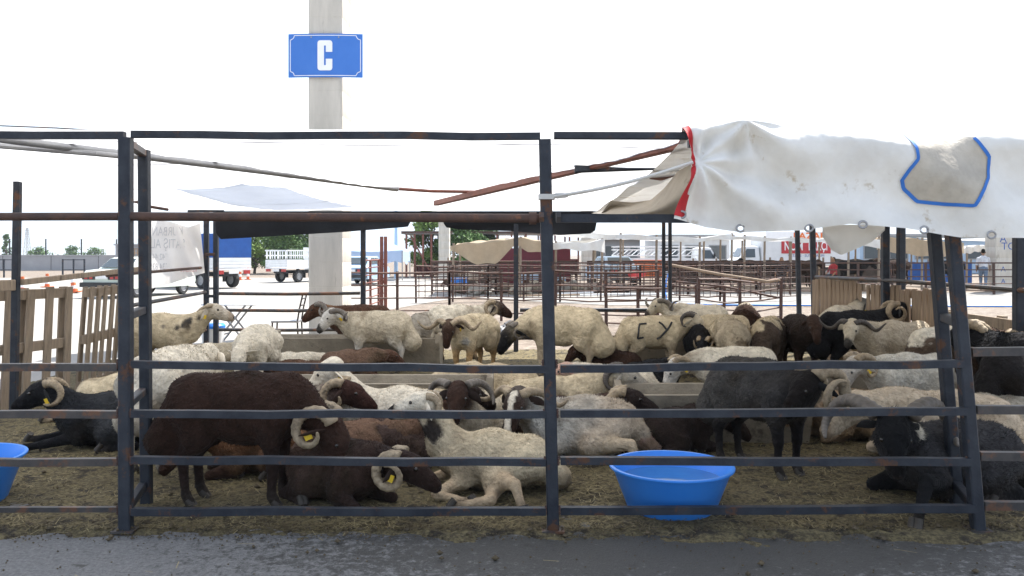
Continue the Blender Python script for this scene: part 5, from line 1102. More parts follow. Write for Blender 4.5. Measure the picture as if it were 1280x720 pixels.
def tent():
    Y = 50; t = thing('party_tent', 'pale blue pointed tent beside the signed column', 'tent', gx(470, Y)); w_, d, he, hp = 3.6, 3.6, 0.9, 2.55; he = 1.0
    m = MB(); n = 10; vs = [(0, 0, hp)]; ring = []
    for s in range(4):
        for k in range(n):
            q = k / n; c = [(-1, -1), (1, -1), (1, 1), (-1, 1)]; x = c[s][0] + (c[(s + 1) % 4][0] - c[s][0]) * q; y = c[s][1] + (c[(s + 1) % 4][1] - c[s][1]) * q; ring.append((x, y, q))
    for f in (.25, .5, .75, 1): vs += [(x * w_ / 2 * f, y * d / 2 * f, hp + (he + .75 - hp) * f ** .85 - .10 * math.sin(q * math.pi) * f) for x, y, q in ring]
    vs += [(x * w_ / 2 * 1.01, y * d / 2 * 1.01, he + .12 * math.sin(q * math.pi * 3)) for x, y, q in ring]
    N = len(ring); fs = [(0, 1 + k, 1 + (k + 1) % N) for k in range(N)] + [(1 + j * N + k, 1 + (j + 1) * N + k, 1 + (j + 1) * N + (k + 1) % N, 1 + j * N + (k + 1) % N) for j in range(4) for k in range(N)]
    m.add(vs, fs).build('canopy', M['tent_blue'], t, 50)
    for x in (-1, 1):
        for y in (-1, 1): MB().bar((x * w_ / 2, y * d / 2, 0), (x * w_ / 2, y * d / 2, he + .75), .06).build('leg', M['galv'], t)
tent()
def shed(px0, px1, Y, zt, label, n=6, roofm='galv'):
    a, b = gx(px0, Y), gx(px1, Y); t = thing('open_shed', label, 'shed', a); L = b.x - a.x
    MB().box((L / 2, 2.5, zt), (L + .6, 5.4, .08)).build('roof', M[roofm], t)
    MB().box((L / 2, -.22, zt + .06), (L + .6, .10, .16)).build('gutter', M['rust'], t)
    for i in range(n): MB().box((L * i / (n - 1), 0, zt / 2), (.12, .12, zt - .05)).build('post', M['redoxide'], t); MB().box((L * i / (n - 1), 5, zt / 2), (.12, .12, zt - .05)).build('post', M['redoxide'], t)
    MB().bar((0.3, 0.0, zt - .2), (L * .55, 0.0, 0.5), .1).build('brace', M['redoxide'], t); MB().box((L / 2, 5.1, .6), (L, .06, 1.1)).build('back_board', M['maroon'], t)
shed(508, 560, 54, 2.85, 'open shed with rusty red posts and a thin metal roof under the net')
shed(585, 730, 58, 2.95, 'long open shed roof behind the awnings', 9)
t = tag(MB().box((0, 0, .6), (3.2, .5, 1.75)).build('sheeting_wall', M['maroon'], None, loc=gx(668, 38) + Vector((0, 0, .3))), 'maroon sheeting screen under the white awning behind the middle post', 'screen')
for px0, px1, Y, h_, m_, lab in [(838, 925, 42.5, 1.15, 'painted_shade', 'added dark sheet standing for shade behind the cattle under the ladder rack pickup'), (930, 1030, 41.5, 1.2, 'painted_shade', 'added dark sheet standing for shade behind the cattle under the box truck'), (1040, 1130, 42, 1.25, 'painted_shade', 'added dark sheet standing for shade behind the cattle above the plank fence'), (1135, 1215, 43, 1.1, 'tarp_blue', 'added blue sheet standing for shade behind the cattle left of the walking man'), (560, 650, 40, 1.2, 'painted_shade', 'added dark sheet standing for shade in the pen under the tan awning')]:  # added sheets, dark in place of the shade among the far pens
    a = gx(px0, Y); L = gx(px1, Y).x - a.x; t = thing('added_shade_sheet', lab, 'screen', a, 0, 'added sheets standing for shade behind the far pens'); n = 30
    MB().add([(L * i / n, .05 * math.sin(i * 1.9), z * (1 + .03 * math.sin(i * .8))) for i in range(n + 1) for z in (0, h_)], [(2 * i, 2 * i + 2, 2 * i + 3, 2 * i + 1) for i in range(n)]).build('sheet', M[m_], t, 180)
    for i in range(4): MB().bar((L * i / 3, .1, 0), (L * i / 3, .1, h_ + .15), .08).build('stake', M['wood'], t)
def lamp_post():
    p = gx(495, 52); t = thing('lamp_post', 'pale blue grey lamp post by the tent', 'lamp post', p); MB().tube([(0, 0, 0), (0, 0, 5.6)], [.13, .07], 10).build('pole', M['car_blue'], t, 60); MB().tube([(0, 0, 5.5), (.5, -.1, 5.9), (1.1, -.2, 5.95)], .04, 8).build('arm', M['car_blue'], t, 60); MB().box((1.3, -.2, 5.93), (.5, .2, .1)).build('lamp_head', M['galv'], t)
lamp_post()
def building(px0, px1, Y, h, label, wallm, nwin, winz=(1.1, 2.2), name='market_building'):
    a, b = gx(px0, Y), gx(px1, Y); L = b.x - a.x; t = thing(name, label, 'building', (a.x, Y, 0)); MB().box((L / 2, 3, h / 2), (L, 6, h)).build('wall', wallm, t); MB().box((L / 2, 2.9, h + .1), (L + .5, 6.8, .2)).build('roof', M['galv'], t)
    for i in range(nwin):
        w_ = L / nwin * .74; f = MB().box((L * (i + .5) / nwin, -.02, sum(winz) / 2), (w_, .08, winz[1] - winz[0])).build('window', M['galv'], t)
        MB().box((L * (i + .5) / nwin, -.065, sum(winz) / 2), (w_ - .16, .03, winz[1] - winz[0] - .14)).build('pane', M['glass'], f)
building(822, 912, 62, 2.75, 'low pale building with dark windows behind the ladder rack pickup', M['white_paint'], 3)
building(738, 800, 64, 2.6, 'low building with small windows behind the far pens', M['wallgrey'], 4)
building(1075, 1300, 66, 2.9, 'pale low building behind the awnings at the right', M['car_blue'], 7)
def orange_sign():
    t = thing('shop_sign', 'white roof sign with orange lettering above the box truck', 'sign', gx(1012, 58) + Vector((0, 0, 2.45))); MB().box((0, 0, .3), (6.0, .08, .62)).build('board', M['sign_white'], t)
    text('PAZARI', .62, M['ink_orange'], t, (0.1, -.05, .3), (R(90), 0, 0), sx=1.2, offset=.02)
    for x in (-2.5, 2.5): MB().box((x, .1, -1.22), (.12, .12, 2.45)).build('post', M['galv'], t)
orange_sign()
for i, (px, Y, sz, m, lab) in enumerate([(811, 46, (1.5, .8, 1.0), 'orange', 'stack of orange crates between the twin back posts and pickup'), (572, 34, (.7, .6, .55), 'blue_plastic', 'blue crate inside the far pen under the tan awning'), (694, 34, (.8, .6, .6), 'car_blue', 'pale blue crate inside the far pen behind the middle post'), (660, 37, (.9, .6, .6), 'car_blue', 'pale blue crate beside the maroon screen')]):
    t = thing('crate_stack', lab, 'crates', gx(px, Y), 0, 'plastic crates'); n = 3
    for k in range(n):
        z0 = sz[2] * k / n + .2 * (i == 0); MB().box((0, 0, z0 + sz[2] / n * .46), (sz[0], sz[1], sz[2] / n * .9), taper=1.04).build('crate', M[m], t); MB().box((0, 0, z0 + sz[2] / n * .93), (sz[0] * 1.06, sz[1] * 1.06, .03)).build('rim', M[m], t)
t = thing('feed_tub', 'red plastic tub hung on the far fence near the pale blue car', 'tub', gx(796, 31.2) + Vector((0, 0, .62))); MB().lathe((0, 0, 0), [(0, 0), (.26, 0), (.36, .2), (.38, .2), (.36, .19), (.25, .03), (0, .03)], 20).build('basin', M['red_sign'], t, 40); MB().bar((-.36, 0, .2), (.36, 0, .2), .02).build('handle', M['galv'], t)
# things lying on the dirt
for i, (px, py, L, a, lab) in enumerate([(715, 369, 1.6, .2, 'long pale board lying on the gravel behind the middle post'), (742, 371, 1.2, -.15, 'short white board lying beside the twin back posts'), (685, 372, 2.2, .05, 'thin weathered board lying near the far pens'), (800, 370, 2.4, -.3, 'slanted white board on the gravel by the blue hose')]):
    tag(MB().bar((-L / 2 * math.cos(a), -L / 2 * math.sin(a), .06), (L / 2 * math.cos(a), L / 2 * math.sin(a), .10), .18, .05).build('loose_board', M['wood_light'] if i == 2 else M['white_plastic'], None, loc=G(px, py)), lab, 'board', 'loose boards on the dirt')
g_ = random.Random(3)
M['bag_pale'] = mat('pale_bag', (0.42, 0.42, 0.43), (0.25, 0.25, 0.26), 6, 0.5, bump=0.5, bscale=12); lab_b = 'black scrunched rubbish bag lying in the heap outside the back rail'
for i in range(22):
    px = 624 + g_.random() * 66; py = 413 + g_.random() * 10; c = G(px, py); m = MB(); m.sphere((0, 0, .06), .11 + .06 * g_.random(), 10, (1.3, 1, .65))
    m.v = [tuple(Vector(v) * (1 + .28 * math.sin(v[0] * 31 + i) * math.cos(v[1] * 37 + v[2] * 29 + i * 2))) for v in m.v]
    tag(m.build('rubbish_bag', M['black_bag'] if i % 3 else M['bag_pale'], None, 40, loc=c + Vector((0, 0, .02))), lab_b if i % 3 else 'pale scrunched bag in the heap outside the back rail', 'rubbish bag', 'rubbish heap')
hs = [G(px, py, .02) for px, py in ((833, 373), (836, 378), (850, 380), (900, 381), (1000, 381.5), (1100, 382), (1300, 383))]
tag(MB().tube([D(837, 338, 29.5), D(833, 350, 29.5), D(832, 366, 29.6), hs[0] + Vector((0, 0, .1))] + hs, .022, 8).build('hose', M['blue_plastic'], None, 60), 'bright blue hose hanging from the far fence and running along the gravel', 'hose')

# ---------------------------------------------------------------- people
def person(c, rz, label, pose, shirt, trousers, hair=(0.02, 0.016, 0.013), scale=1.0, hold=None):
    P = []; A = lambda a, b, ra, rb, tg, ys=1.0, k=.03: P.append((V3(*a), V3(*b), ra, rb, ys, tg, k)); sk = (.36, .22, .15)
    z0 = 0 if pose == 'walk' else -.40
    H = .93 + z0
    A((0, 0, H), (0, 0, H + .12), .135, .125, 'trousers', 1.2); A((0, 0, H + .12), (.01, 0, H + .42), .125, .135, 'shirt', 1.32); A((.01, 0, H + .42), (.01, 0, H + .49), .10, .08, 'shirt', 1.7)
    A((.01, 0, H + .5), (.02, 0, H + .62), .055, .05, 'skin'); A((.03, 0, H + .68), (.035, 0, H + .74), .085, .09, 'skin', .85); A((.06, 0, H + .63), (.08, 0, H + .65), .05, .045, 'skin', .9, .02); A((.115, 0, H + .685), (.12, 0, H + .672), .016, .014, 'skin', 1, .01)
    A((0.0, 0, H + .74), (-.01, 0, H + .77), .092, .088, 'hair', .86, .01)
    for s in (-1, 1):
        A((.03, s * .082, H + .69), (.03, s * .085, H + .71), .022, .02, 'skin', 1, .01)
        if pose == 'walk':
            kx, ax = (.10, -.06) if s > 0 else (-.02, -.24)
            A((0, s * .09, H - .02), (kx, s * .09, .50), .095, .065, 'trousers'); A((kx, s * .09, .50), (ax, s * .085, .10), .06, .048, 'trousers'); A((ax - .04, s * .085, .05), (ax + .15, s * .09, .035), .04, .032, 'shoe', 1, .015)
            ex, hx = (-.10, -.02) if s > 0 else (.05, .20)
        else:
            A((0, s * .09, H), (.42, s * .11, H + .02), .10, .07, 'trousers'); A((.42, s * .11, H), (.44, s * .11, .1), .06, .048, 'trousers'); A((.40, s * .11, .05), (.58, s * .12, .035), .04, .032, 'shoe', 1, .015); ex, hx = (.10, .32)
        A((.01, s * .19, H + .45), (ex, s * .25, H + .2), .055, .042, 'shirt'); A((ex, s * .25, H + .2), (hx, s * .25, H + .0), .038, .028, 'skin', 1, .015); A((hx, s * .25, H - .01), (hx + .02, s * .245, H - .09), .03, .026, 'skin', 1, .015)
        for q in range(4): A((hx + .035 - .022 * q, s * .245, H - .10), (hx + .03 - .02 * q, s * .24, H - .165 + .008 * abs(q - 1)), .0095, .008, 'skin', 1, .004)
        A((hx + .04, s * .235, H - .05), (hx + .065, s * .225, H - .10), .011, .009, 'skin', 1, .005)
    h = .016; lo = np.min([np.minimum(p[0], p[1]) - max(p[2], p[3]) * p[4] for p in P], 0) - .05; hi = np.max([np.maximum(p[0], p[1]) + max(p[2], p[3]) * max(1, p[4]) for p in P], 0) + .05
    n = np.ceil((hi - lo) / h).astype(int) + 1; X = np.stack(np.meshgrid(*[lo[i] + h * np.arange(n[i]) for i in range(3)], indexing='ij'), -1); val = np.full(n, 1.0)
    for p in P: d = prim_d(X, p); k = p[6]; hh = np.clip(.5 + .5 * (val - d) / k, 0, 1); val = val * (1 - hh) + d * hh - k * hh * (1 - hh)
    V, Q = surface_net(val, lo, h); dd = np.stack([prim_d(V, p) for p in P], 1); cm = dict(skin=sk, hair=hair, shirt=shirt, trousers=trousers, shoe=(.06, .05, .045)); C = np.array([cm[p[5]] for p in P])[dd.argmin(1)]
    t = thing('person', label, 'person', c, rz, 'people at the market'); t.scale = (scale,) * 3; npmesh('body', V, Q, FLEECE, t, C)
    if pose == 'sit':
        s_ = thing('stool', 'crate stool under the ' + label.split(' ')[0] + ' ' + label.split(' ')[1] + ' seated behind the far fence', 'stool', c, rz); MB().box((0, 0, .2), (.4, .4, .38)).build('crate', M['wood'], s_)
    return t
person(G(1229, 364), R(62), 'man in a white t-shirt and pale jeans walking away past the far pens', 'walk', (.70, .71, .74), (.17, .23, .32), scale=.97)
person(gx(977, 37), R(250), 'dark clothed person seated behind the far fence near the truck cab', 'sit', (.03, .03, .04), (.05, .05, .06))
person(gx(1042, 37), R(200), 'red scarfed person seated behind the far fence right of the truck sign', 'sit', (.35, .05, .06), (.03, .03, .04))

# ---------------------------------------------------------------- summer air between here and the hills
hz_m = bpy.data.materials.new('air'); hz_m.use_nodes = True; n = hz_m.node_tree; n.nodes.remove(n.nodes['Principled BSDF']); pv = n.nodes.new('ShaderNodeVolumePrincipled')
pv.inputs['Color'].default_value = (0.80, 0.90, 1.0, 1); pv.inputs['Density'].default_value = 0.00036; n.links.new(pv.outputs[0], n.nodes['Material Output'].inputs['Volume'])
stuff(MB().box((0, 3600, 140), (16000, 7600, 282)).build('haze', hz_m))
# ---------------------------------------------------------------- the flock
A = animal
def S(px, gy, head, label, **k): return A('ram' if k.get('horn') else 'sheep', 'ram' if k.get('horn') else 'sheep', px, gy, head, label, **k)
# front row
S(299, 630, -3, 'big dark brown ram standing behind the left front rails with its head lowered', sc_=1.05, neck=(-36, -16), look=(-66, -8), nlen=0.29, body=DBROWN, face=(.05, .027, .02), legs=(.028, .018, .015), horn='curl', turns=.95, hsize=1.25, tail=1.25, fat=1.12, wool=.5, tagged=-1)
S(420, 624, -40, 'dark brown ram lying at the front rail with a pale spiral horn', pose='lie', sc_=0.94, neck=(-2, 12), look=(-22, 28), nlen=.27, body=(.06, .036, .028), face=(.035, .022, .018), neckc=(.03, .02, .017), horn='curl', turns=1.2, hsize=1.2, wool=.35, tagged=-1, rump=(.10, .062, .047))
S(617, 613, 176, 'cream ram lying left of the middle post with white face and legs stretched forward', pose='lie', sc_=.93, neck=(62, 6), look=(-8, 6), nlen=.31, body=CREAM, face=WHITE, muz=(.02, .018, .017), legs=(.50, .38, .25), wool=.35, horn='curl', turns=.7, hsize=.9, tail=1.1,
  patch=[((.40, .06, .40), .075, (.05, .04, .035))], legs_out={('f', 1): ((.40, .30, .05), (.16, .40, .035)), ('f', -1): ((.46, -.12, .06), (.62, -.05, .04)), ('r', 1): ((-.20, .42, .16), (-.26, .50, .035)), ('r', -1): ((-.02, .40, .05), (.20, .48, .03))})
S(1190, 620, 194, 'black ram lying at the front right facing us with big grey horns', pose='lie', sc_=1.15, neck=(26, 42), look=(-52, 60), nlen=.27, body=(.05, .048, .05), face=(.012, .012, .013), legs=(.013, .013, .014), neckc=(.022, .022, .024), horn='sweep', turns=.62, hsize=1.4, hornm='horn_grey', wool=1.3, belly=(.02, .02, .022),
  patch=[((.34, .10, .42), .05, WHITE)], legs_out={('f', 1): ((.52, .34, .20), (.66, .42, .035))})
S(950, 588, -56, 'dark grey ram with heavy pale curled horn standing right of the blue tub', sc_=1.02, neck=(12, -30), look=(-34, -98), nlen=.16, body=(.05, .046, .044), face=(.016, .013, .012), neckc=(.018, .016, .016), legs=(.016, .014, .014), rump=(.075, .07, .065), horn='curl', turns=1.25, hsize=1.5, tagged=-1, fat=1.05, tail=1.1)
S(140, 558, 188, 'black ram lying at the far left with a beige horn and stretched forelegs', pose='lie', sc_=1.01, neck=(38, 0), look=(-22, 8), nlen=.2, body=(.02, .021, .024), face=BLACK, legs=BLACK, rump=(.05, .052, .056), horn='curl', turns=.62, hsize=1.1, tagged=1, wool=.5, legs_out={('f', 1): ((.48, .18, .07), (.80, .20, .035)), ('f', -1): ((.46, -.14, .08), (.72, -.16, .04))})
# second row, left
S(330, 592, 196, 'rusty brown sheep lying behind the legs of the big dark brown ram', pose='lie', sc_=0.91, neck=(-5, 25), look=(-40, 25), body=RUST, face=(.06, .034, .025), neckc=(.22, .11, .05), wool=1.2)
S(210, 580, 84, 'white sheep standing tail towards us between the left post and the big brown ram', sc_=1.1, neck=(5, 0), look=(-45, 0), body=WHITE, wool=.35, tail=.9)
S(150, 522, 3, 'cream sheep lying behind the left post pair with a hind leg stretched left', pose='lie', sc_=0.96, neck=(20, 0), look=(-20, -30), body=CREAM, legs=(.5, .38, .24), wool=.35, legs_out={('r', -1): ((-.35, -.25, .08), (-.62, -.28, .04))})
S(205, 475, 2, 'alert cream sheep with a black shoulder blotch looking right near the folding table', sc_=1.06, neck=(38, -6), look=(-12, -2), nlen=.27, body=CREAM, legs=(.45, .36, .25), face=(.55, .48, .38), wool=.35, tail=.9, tagged=-1, patch=[((.30, -.13, .66), .055, (.06, .055, .05)), ((.20, -.16, .60), .03, (.06, .055, .05)), ((.42, -.08, .70), .03, (.07, .06, .05)), ((.05, -.17, .62), .02, (.1, .09, .08))], horn='wide', turns=.35, hsize=.75, hornm='horn_tan')
S(322, 492, 268, 'white sheep facing us with its head down behind the big brown ram', sc_=.98, neck=(-25, 0), look=(-75, 0), nlen=.26, body=WHITE, wool=.35)
S(262, 462, 10, 'pale sheep lying with a black muzzle left of the head down white sheep', pose='lie', sc_=0.82, neck=(5, 0), look=(-20, 0), body=OFFW, muz=BLACK)
S(360, 474, 0, 'small white sheep lying in front of the back left trough', pose='lie', sc_=0.77, body=WHITE, neck=(0, 20))
S(392, 490, 170, 'brown sheep lying low behind the long trough at its left end', pose='lie', sc_=0.82, body=(.13, .075, .05), face=DBROWN, neck=(-5, 30))
S(436, 474, 15, 'brown sheep lying under the white ram with spreading horns', pose='lie', sc_=0.86, body=(.16, .10, .07), face=BROWN, neck=(0, 0))
S(472, 466, 188, 'white ram with spreading horns and dark face spots walking left before the column', sc_=1.05, neck=(22, 18), look=(-38, 30), nlen=.24, body=OFFW, face=(.62, .58, .52), muz=(.05, .045, .04), belly=(.40, .32, .22), horn='wide', turns=1.0, hsize=1.15, hornm='horn_grey', wool=.5, tail=1.1, tagged=1, patch=[((.58, .04, .66), .03, (.05, .045, .04))])
S(450, 452, 186, 'brown ram with wide horns standing behind the white ram beside the column', sc_=1.05, neck=(25, 14), look=(-30, 10), body=BROWN, neckc=(.20, .11, .06), horn='wide', turns=.9, hsize=1.1, hornm='horn_grey')
S(536, 452, 60, 'grey cream sheep seen from behind between two white rams', sc_=.92, body=GREYW, legs=TAN, neck=(0, 0))
S(338, 560, 6, 'white bodied ram with a dark brown head lying beyond the big brown ram', pose='lie', sc_=1.08, neck=(22, -12), look=(-22, -16), body=WHITE, face=(.045, .022, .018), neckc=(.08, .05, .04), horn='curl', turns=.9, hsize=1.15, wool=.5)
S(500, 556, 172, 'white ewe lying before the long trough looking left with a yellow tag', pose='lie', sc_=1.10, neck=(52, 10), look=(-38, 10), nlen=.28, body=WHITE, face=WHITE, muz=(.06, .055, .05), wool=.35, tagged=1, droop=75)
S(508, 580, 40, 'woolly brown ram with a grey horn lying left of the cream ram', pose='lie', sc_=0.96, neck=(38, -20), look=(-15, -20), body=(.10, .055, .038), face=(.025, .018, .016), legs=(.02, .016, .015), wool=1.6, horn='curl', turns=.55, hsize=1.0, hornm='horn_grey', rump=(.09, .06, .05))
S(455, 590, 20, 'reddish brown sheep lying between the two horned brown rams', pose='lie', sc_=0.86, neck=(0, 30), look=(-30, 20), body=(.20, .12, .08), face=BROWN, wool=.6)
S(572, 452, 18, 'white ram with a dark brown head and curled horn looking right at the back rail', sc_=1.05, neck=(30, -12), look=(-22, -12), nlen=.22, body=WHITE, face=DBROWN, horn='curl', turns=1.05, hsize=1.1, tail=1.0, legs=TAN)
S(592, 472, 238, 'white ram with a brown face and spreading horns facing us above the long trough', sc_=1.02, neck=(10, 6), look=(-52, 20), nlen=.2, body=CREAM, face=DBROWN, legs=(.42, .27, .13), neckc=(.45, .34, .24), horn='wide', turns=.95, hsize=1.15, hornm='horn_tan', tagged=1, patch=[((.33, .14, .45), .05, (.4, .38, .35))])
S(705, 474, 165, 'cream ram with a black head feeding low behind the middle post', sc_=1.15, neck=(-28, 10), look=(-50, 35), nlen=.27, body=CREAM, face=BLACK, legs=(.42, .34, .24), horn='curl', turns=1.0, hsize=1.0, hornm='horn_grey', fat=1.1, tail=1.25, wool=.3)
# second row, middle
S(622, 512, 175, 'cream sheep lying just beyond the right end of the long trough', pose='lie', sc_=1.06, neck=(-10, 30), look=(-30, 20), body=(.52, .42, .28), wool=.4)
S(688, 536, 4, 'cream ram with a dark horn lying across the middle post looking right', pose='lie', sc_=1.10, neck=(22, -6), look=(-22, -10), nlen=.26, body=CREAM, face=GREYW, horn='curl', turns=.6, hsize=1.15, hornm='horn_dark', wool=.4)
S(700, 560, 2, 'dark brown ram lying with a big beige horn in front of the trough end slab', pose='lie', sc_=0.96, neck=(20, -6), look=(-15, -12), nlen=.24, body=(.07, .042, .032), face=(.03, .022, .02), horn='curl', turns=.8, hsize=1.3)
S(590, 560, 262, 'dark faced ram with white crown looking straight at us over the cream ram', pose='lie', sc_=1.04, neck=(42, 0), look=(-30, 4), nlen=.26, body=OFFW, face=DBROWN, neckc=DBROWN, horn='sweep', turns=.55, hsize=1.0, hornm='horn_grey', patch=[((.40, 0, .62), .045, WHITE)])
S(542, 548, 160, 'cream sheep lying behind the white faced ram', pose='lie', sc_=0.96, neck=(0, 20), look=(-25, 20), body=CREAM, wool=.4)
S(728, 572, 184, 'white ram with a blazed brown face and pink rump lying across the middle post', pose='lie', sc_=1.09, neck=(30, 48), look=(-42, 62), nlen=.22, body=(.56, .53, .47), face=(.045, .028, .022), blaze=WHITE, rump=(.52, .43, .33), horn='wide', turns=.8, hsize=1.05, tail=1.1, patch=[((-.50, .05, .14), .11, PINK)], legs=(.5, .4, .28), wool=.9, legs_out={('r', 1): ((-.30, .34, .16), (-.36, .40, .04))})
S(772, 505, 176, 'white sheep with black patches lying behind the trough end slab', pose='lie', sc_=0.96, neck=(10, 20), look=(-20, 20), body=WHITE, face=PINK, patch=[((.1, .1, .42), .06, (.05, .045, .04)), ((.36, .1, .40), .05, (.05, .045, .04))])
S(766, 474, 185, 'dark brown head of a sheep lying at the back trough under the marked ram', pose='lie', sc_=0.86, neck=(25, 20), look=(-25, 40), body=DBROWN)
S(815, 490, 20, 'black sheep lying between the marked ram and the feeding white ram', pose='lie', sc_=0.86, body=BLACK, neck=(10, 0))
S(842, 566, 20, 'dark brown sheep lying in the shade beyond the blue tub', pose='lie', sc_=0.82, neck=(-8, -20), look=(-35, -20), body=(.035, .024, .02))
# second row, right
cy = S(815, 471, 4, 'cream ram with black painted letters on its side facing right with a dark horn', sc_=1.0, neck=(22, -12), look=(-42, -24), nlen=.2, body=CREAM, face=OFFW, horn='curl', turns=.62, hsize=1.1, hornm='horn_dark', wool=.45, belly=(.34, .26, .16), tail=1.1, legs=(.45, .36, .25))
S(872, 448, 165, 'white ram with long spreading horns looking over the back of the marked ram', sc_=1.05, neck=(30, 16), look=(-28, 38), body=WHITE, face=OFFW, horn='wide', turns=1.05, hsize=1.2, hornm='horn_grey', muz=(.06, .05, .045))
S(905, 452, 175, 'cream sheep feeding between the marked ram and a round rumped sheep', sc_=.87, body=CREAM, neck=(-15, 0), look=(-60, 0))
S(932, 441, 75, 'white sheep with a dark brown side at the back rail', sc_=1.0, body=WHITE, neck=(0, 0), patch=[((-.1, .17, .55), .2, DBROWN), ((-.3, 0, .5), .2, DBROWN)], rump=DBROWN)
S(911, 477, 88, 'cream sheep seen from behind with a stained round rump', sc_=1.0, body=CREAM, neck=(-20, 0), look=(-60, 0), rump=(.46, .38, .27), patch=[((-.42, -.1, .38), .13, (.16, .12, .08))])
S(960, 476, 62, 'half dark sheep with a cream back seen from behind', sc_=1.0, body=(.09, .065, .05), neck=(-15, 0), look=(-60, 0), patch=[((-.15, .14, .72), .20, CREAM), ((.15, .14, .7), .2, CREAM)])
S(1000, 474, 268, 'dark brown hornless sheep facing us beside the back right posts', sc_=1.02, neck=(28, 0), look=(-48, 0), nlen=.2, body=(.032, .022, .018), face=(.055, .034, .026), droop=80, tail=.8)
S(872, 470, 262, 'black ram with a small curled horn feeding under the marked ram', sc_=.85, neck=(-25, 10), look=(-60, -20), body=BLACK, horn='curl', turns=1.1, hsize=1.0)
S(918, 528, 172, 'white ram with black muzzle feeding at the trough behind the dark grey ram', sc_=.90, neck=(-14, 10), look=(-58, 18), nlen=.27, body=WHITE, face=(.62, .58, .52), muz=BLACK, horn='curl', turns=.62, hsize=1.05, tagged=1, wool=.35, patch=[((.66, .14, .58), .035, (.03, .025, .02))])
S(1136, 545, 184, 'white ram with a tan horn standing side on left of the leaning posts', sc_=.90, neck=(10, 12), look=(-48, 16), nlen=.23, body=(.60, .56, .48), face=(.55, .50, .44), horn='curl', turns=.85, hsize=1.2, wool=.4, tagged=1, tail=1.1, legs=(.5, .46, .4))
S(1066, 548, 195, 'dirty tan sheep with a black stripe lying behind the dark grey ram', pose='lie', sc_=0.96, neck=(5, 20), look=(-25, 20), body=(.36, .26, .17), patch=[((.16, .16, .3), .05, BLACK)])
S(1050, 464, 52, 'white sheep with a black and white head standing against the plank fence', sc_=1.12, neck=(32, -30), look=(-18, -40), body=WHITE, face=(.03, .03, .03), neckc=OFFW, legs=(.42, .30, .16), blaze=WHITE, tagged=-1)
S(1118, 490, 178, 'cream ram with dark curled horns facing us below the black ram', sc_=1.03, neck=(24, 30), look=(-40, 55), nlen=.2, body=(.46, .39, .29), face=OFFW, muz=(.05, .045, .04), horn='wide', turns=.95, hsize=1.0, hornm='horn_dark', tagged=1)
S(1066, 478, 14, 'black ram with a beige curled horn looking right above the cream ram', sc_=1.12, neck=(36, -10), look=(-12, -14), body=BLACK, horn='curl', turns=1.15, hsize=1.1)
S(1196, 520, 4, 'brown ram with a white topped back standing behind the leaning posts', sc_=1.1, neck=(-2, -18), look=(-55, -35), nlen=.22, body=(.075, .048, .034), face=(.03, .02, .017), horn='curl', turns=1.1, hsize=1.15, tagged=-1, patch=[((-.05, 0, .80), .22, WHITE), ((-.3, 0, .76), .16, WHITE)], rump=(.10, .07, .05))
S(1284, 542, 104, 'black ram with a big curled horn at the right edge by the low boards', sc_=1.12, neck=(18, 18), look=(-40, 40), body=BLACK, horn='curl', turns=.95, hsize=1.3)
S(1292, 560, 8, 'black sheep standing at the right edge behind the pale lying sheep', sc_=1.05, neck=(0, 0), look=(-40, 0), body=(.02, .018, .018))
S(1185, 578, 176, 'large cream sheep lying behind the black ram at the front right', pose='lie', sc_=1.23, neck=(5, 15), look=(-30, 15), body=(.56, .46, .34), wool=.35)
S(1268, 566, 190, 'greyish cream sheep lying at the right edge of the pen', pose='lie', sc_=1.06, neck=(5, 15), look=(-30, 15), body=(.40, .36, .29), wool=.5)

# painted letters on the ram's flank, laid on the wool
def paint_marks(root):
    body = next(c for c in root.children if c.name.startswith('body')); bpy.context.view_layer.update()
    from mathutils.bvhtree import BVHTree
    me = body.data; bvh = BVHTree.FromPolygons([v.co.copy() for v in me.vertices], [tuple(p.vertices) for p in me.polygons])
    for st in ([(-.10, .665), (-.185, .660), (-.205, .62), (-.215, .55), (-.225, .49), (-.15, .50)], [(.05, .685), (.09, .655), (.125, .61), (.14, .585)], [(.21, .68), (.16, .61), (.12, .565), (.06, .50), (.02, .48)]):
        pts = []
        for p in smoothline(st, 26):
            hit = bvh.ray_cast(Vector((p[0], -1, p[1])), Vector((0, 1, 0)))
            if hit[0]: pts.append(hit[0] + Vector((0, -.004, 0)))
        MB().tube(pts, 0.0125, 6, flat=1.0).build('paint_mark', mat('black_spray', (.02, .02, .022), (.05, .05, .05), 20, .8), root, 180)
paint_marks(cy)
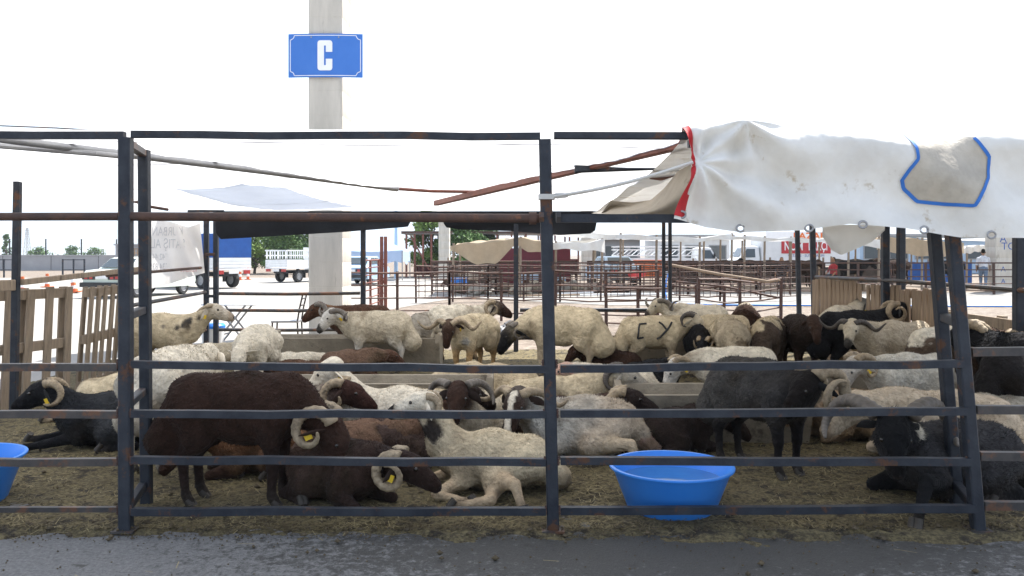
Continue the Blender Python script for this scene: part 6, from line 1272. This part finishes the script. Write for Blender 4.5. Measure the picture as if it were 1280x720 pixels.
# the far pens: lying flock and dark cattle, copied from two animals
far = [(575, 367, 'lie', 190, OFFW), (600, 368, 'lie', 10, GREYW), (628, 366, 'lie', 175, GREYW), (652, 368, 'lie', 5, OFFW), (676, 366, 'lie', 185, WHITE), (700, 367, 'lie', 0, GREYW), (718, 366, 'lie', 180, OFFW), (745, 366, 'lie', 10, GREYW), (770, 367, 'lie', 185, GREYB), (590, 360, 'stand', 20, GREYW), (640, 359, 'stand', 170, GREYB), (690, 359, 'stand', 0, OFFW)]
words = ['cream', 'grey', 'grey', 'cream', 'white', 'grey', 'cream', 'grey', 'dark', 'grey', 'dark', 'cream']
place = ['at the left end under the tan awning', 'second from the left under the tan awning', 'under the point of the tan awning', 'right of the awning point', 'left of the middle post', 'at the middle post', 'just right of the middle post', 'before the pale blue car', 'before the red tub', 'behind the left lying ones', 'by the rear panel', 'behind the middle post']
for i, (px, py, ps, hd, cc) in enumerate(far):
    A('sheep', 'sheep', px, py, hd, f'{words[i]} {"lying" if ps == "lie" else "standing"} sheep in the far pen {place[i]}', pose=ps, body=cc, face=cc if i % 2 else BROWN, res=.035, fuzz=0, group='far pen sheep')
cows = [(958, 358, 176, 'black cow in the far pen before the truck cab'), (1000, 359, 5, 'dark brown cow in the far pen under the truck sign'), (905, 358, 10, 'black cow in the far pen before the pickup cab'), (860, 358, 185, 'dark cow in the far pen before the ladder rack'), (1065, 358, 0, 'black cow in the far pen right of the truck sign'), (1120, 357, 172, 'dark brown cow in the far pen behind the plank fence'), (1180, 357, 8, 'dark cow in the far pen left of the walking man'), (1252, 358, 180, 'dark brown cow in the far pen behind the walking man')]
for i, (px, py, hd, lab) in enumerate(cows):
    A('cow', 'cow', px, py, hd, lab, sc_=1.62, body=BLACK if i % 2 == 0 else (.045, .028, .02), neck=(12 + 8 * (i % 3), 10), look=(-40, 10), nlen=.26, tail=0, res=.035, fuzz=0, wool=.2, horn='wide' if i % 3 == 0 else None, turns=.4, hsize=.6, group='dark cattle in the far pens')
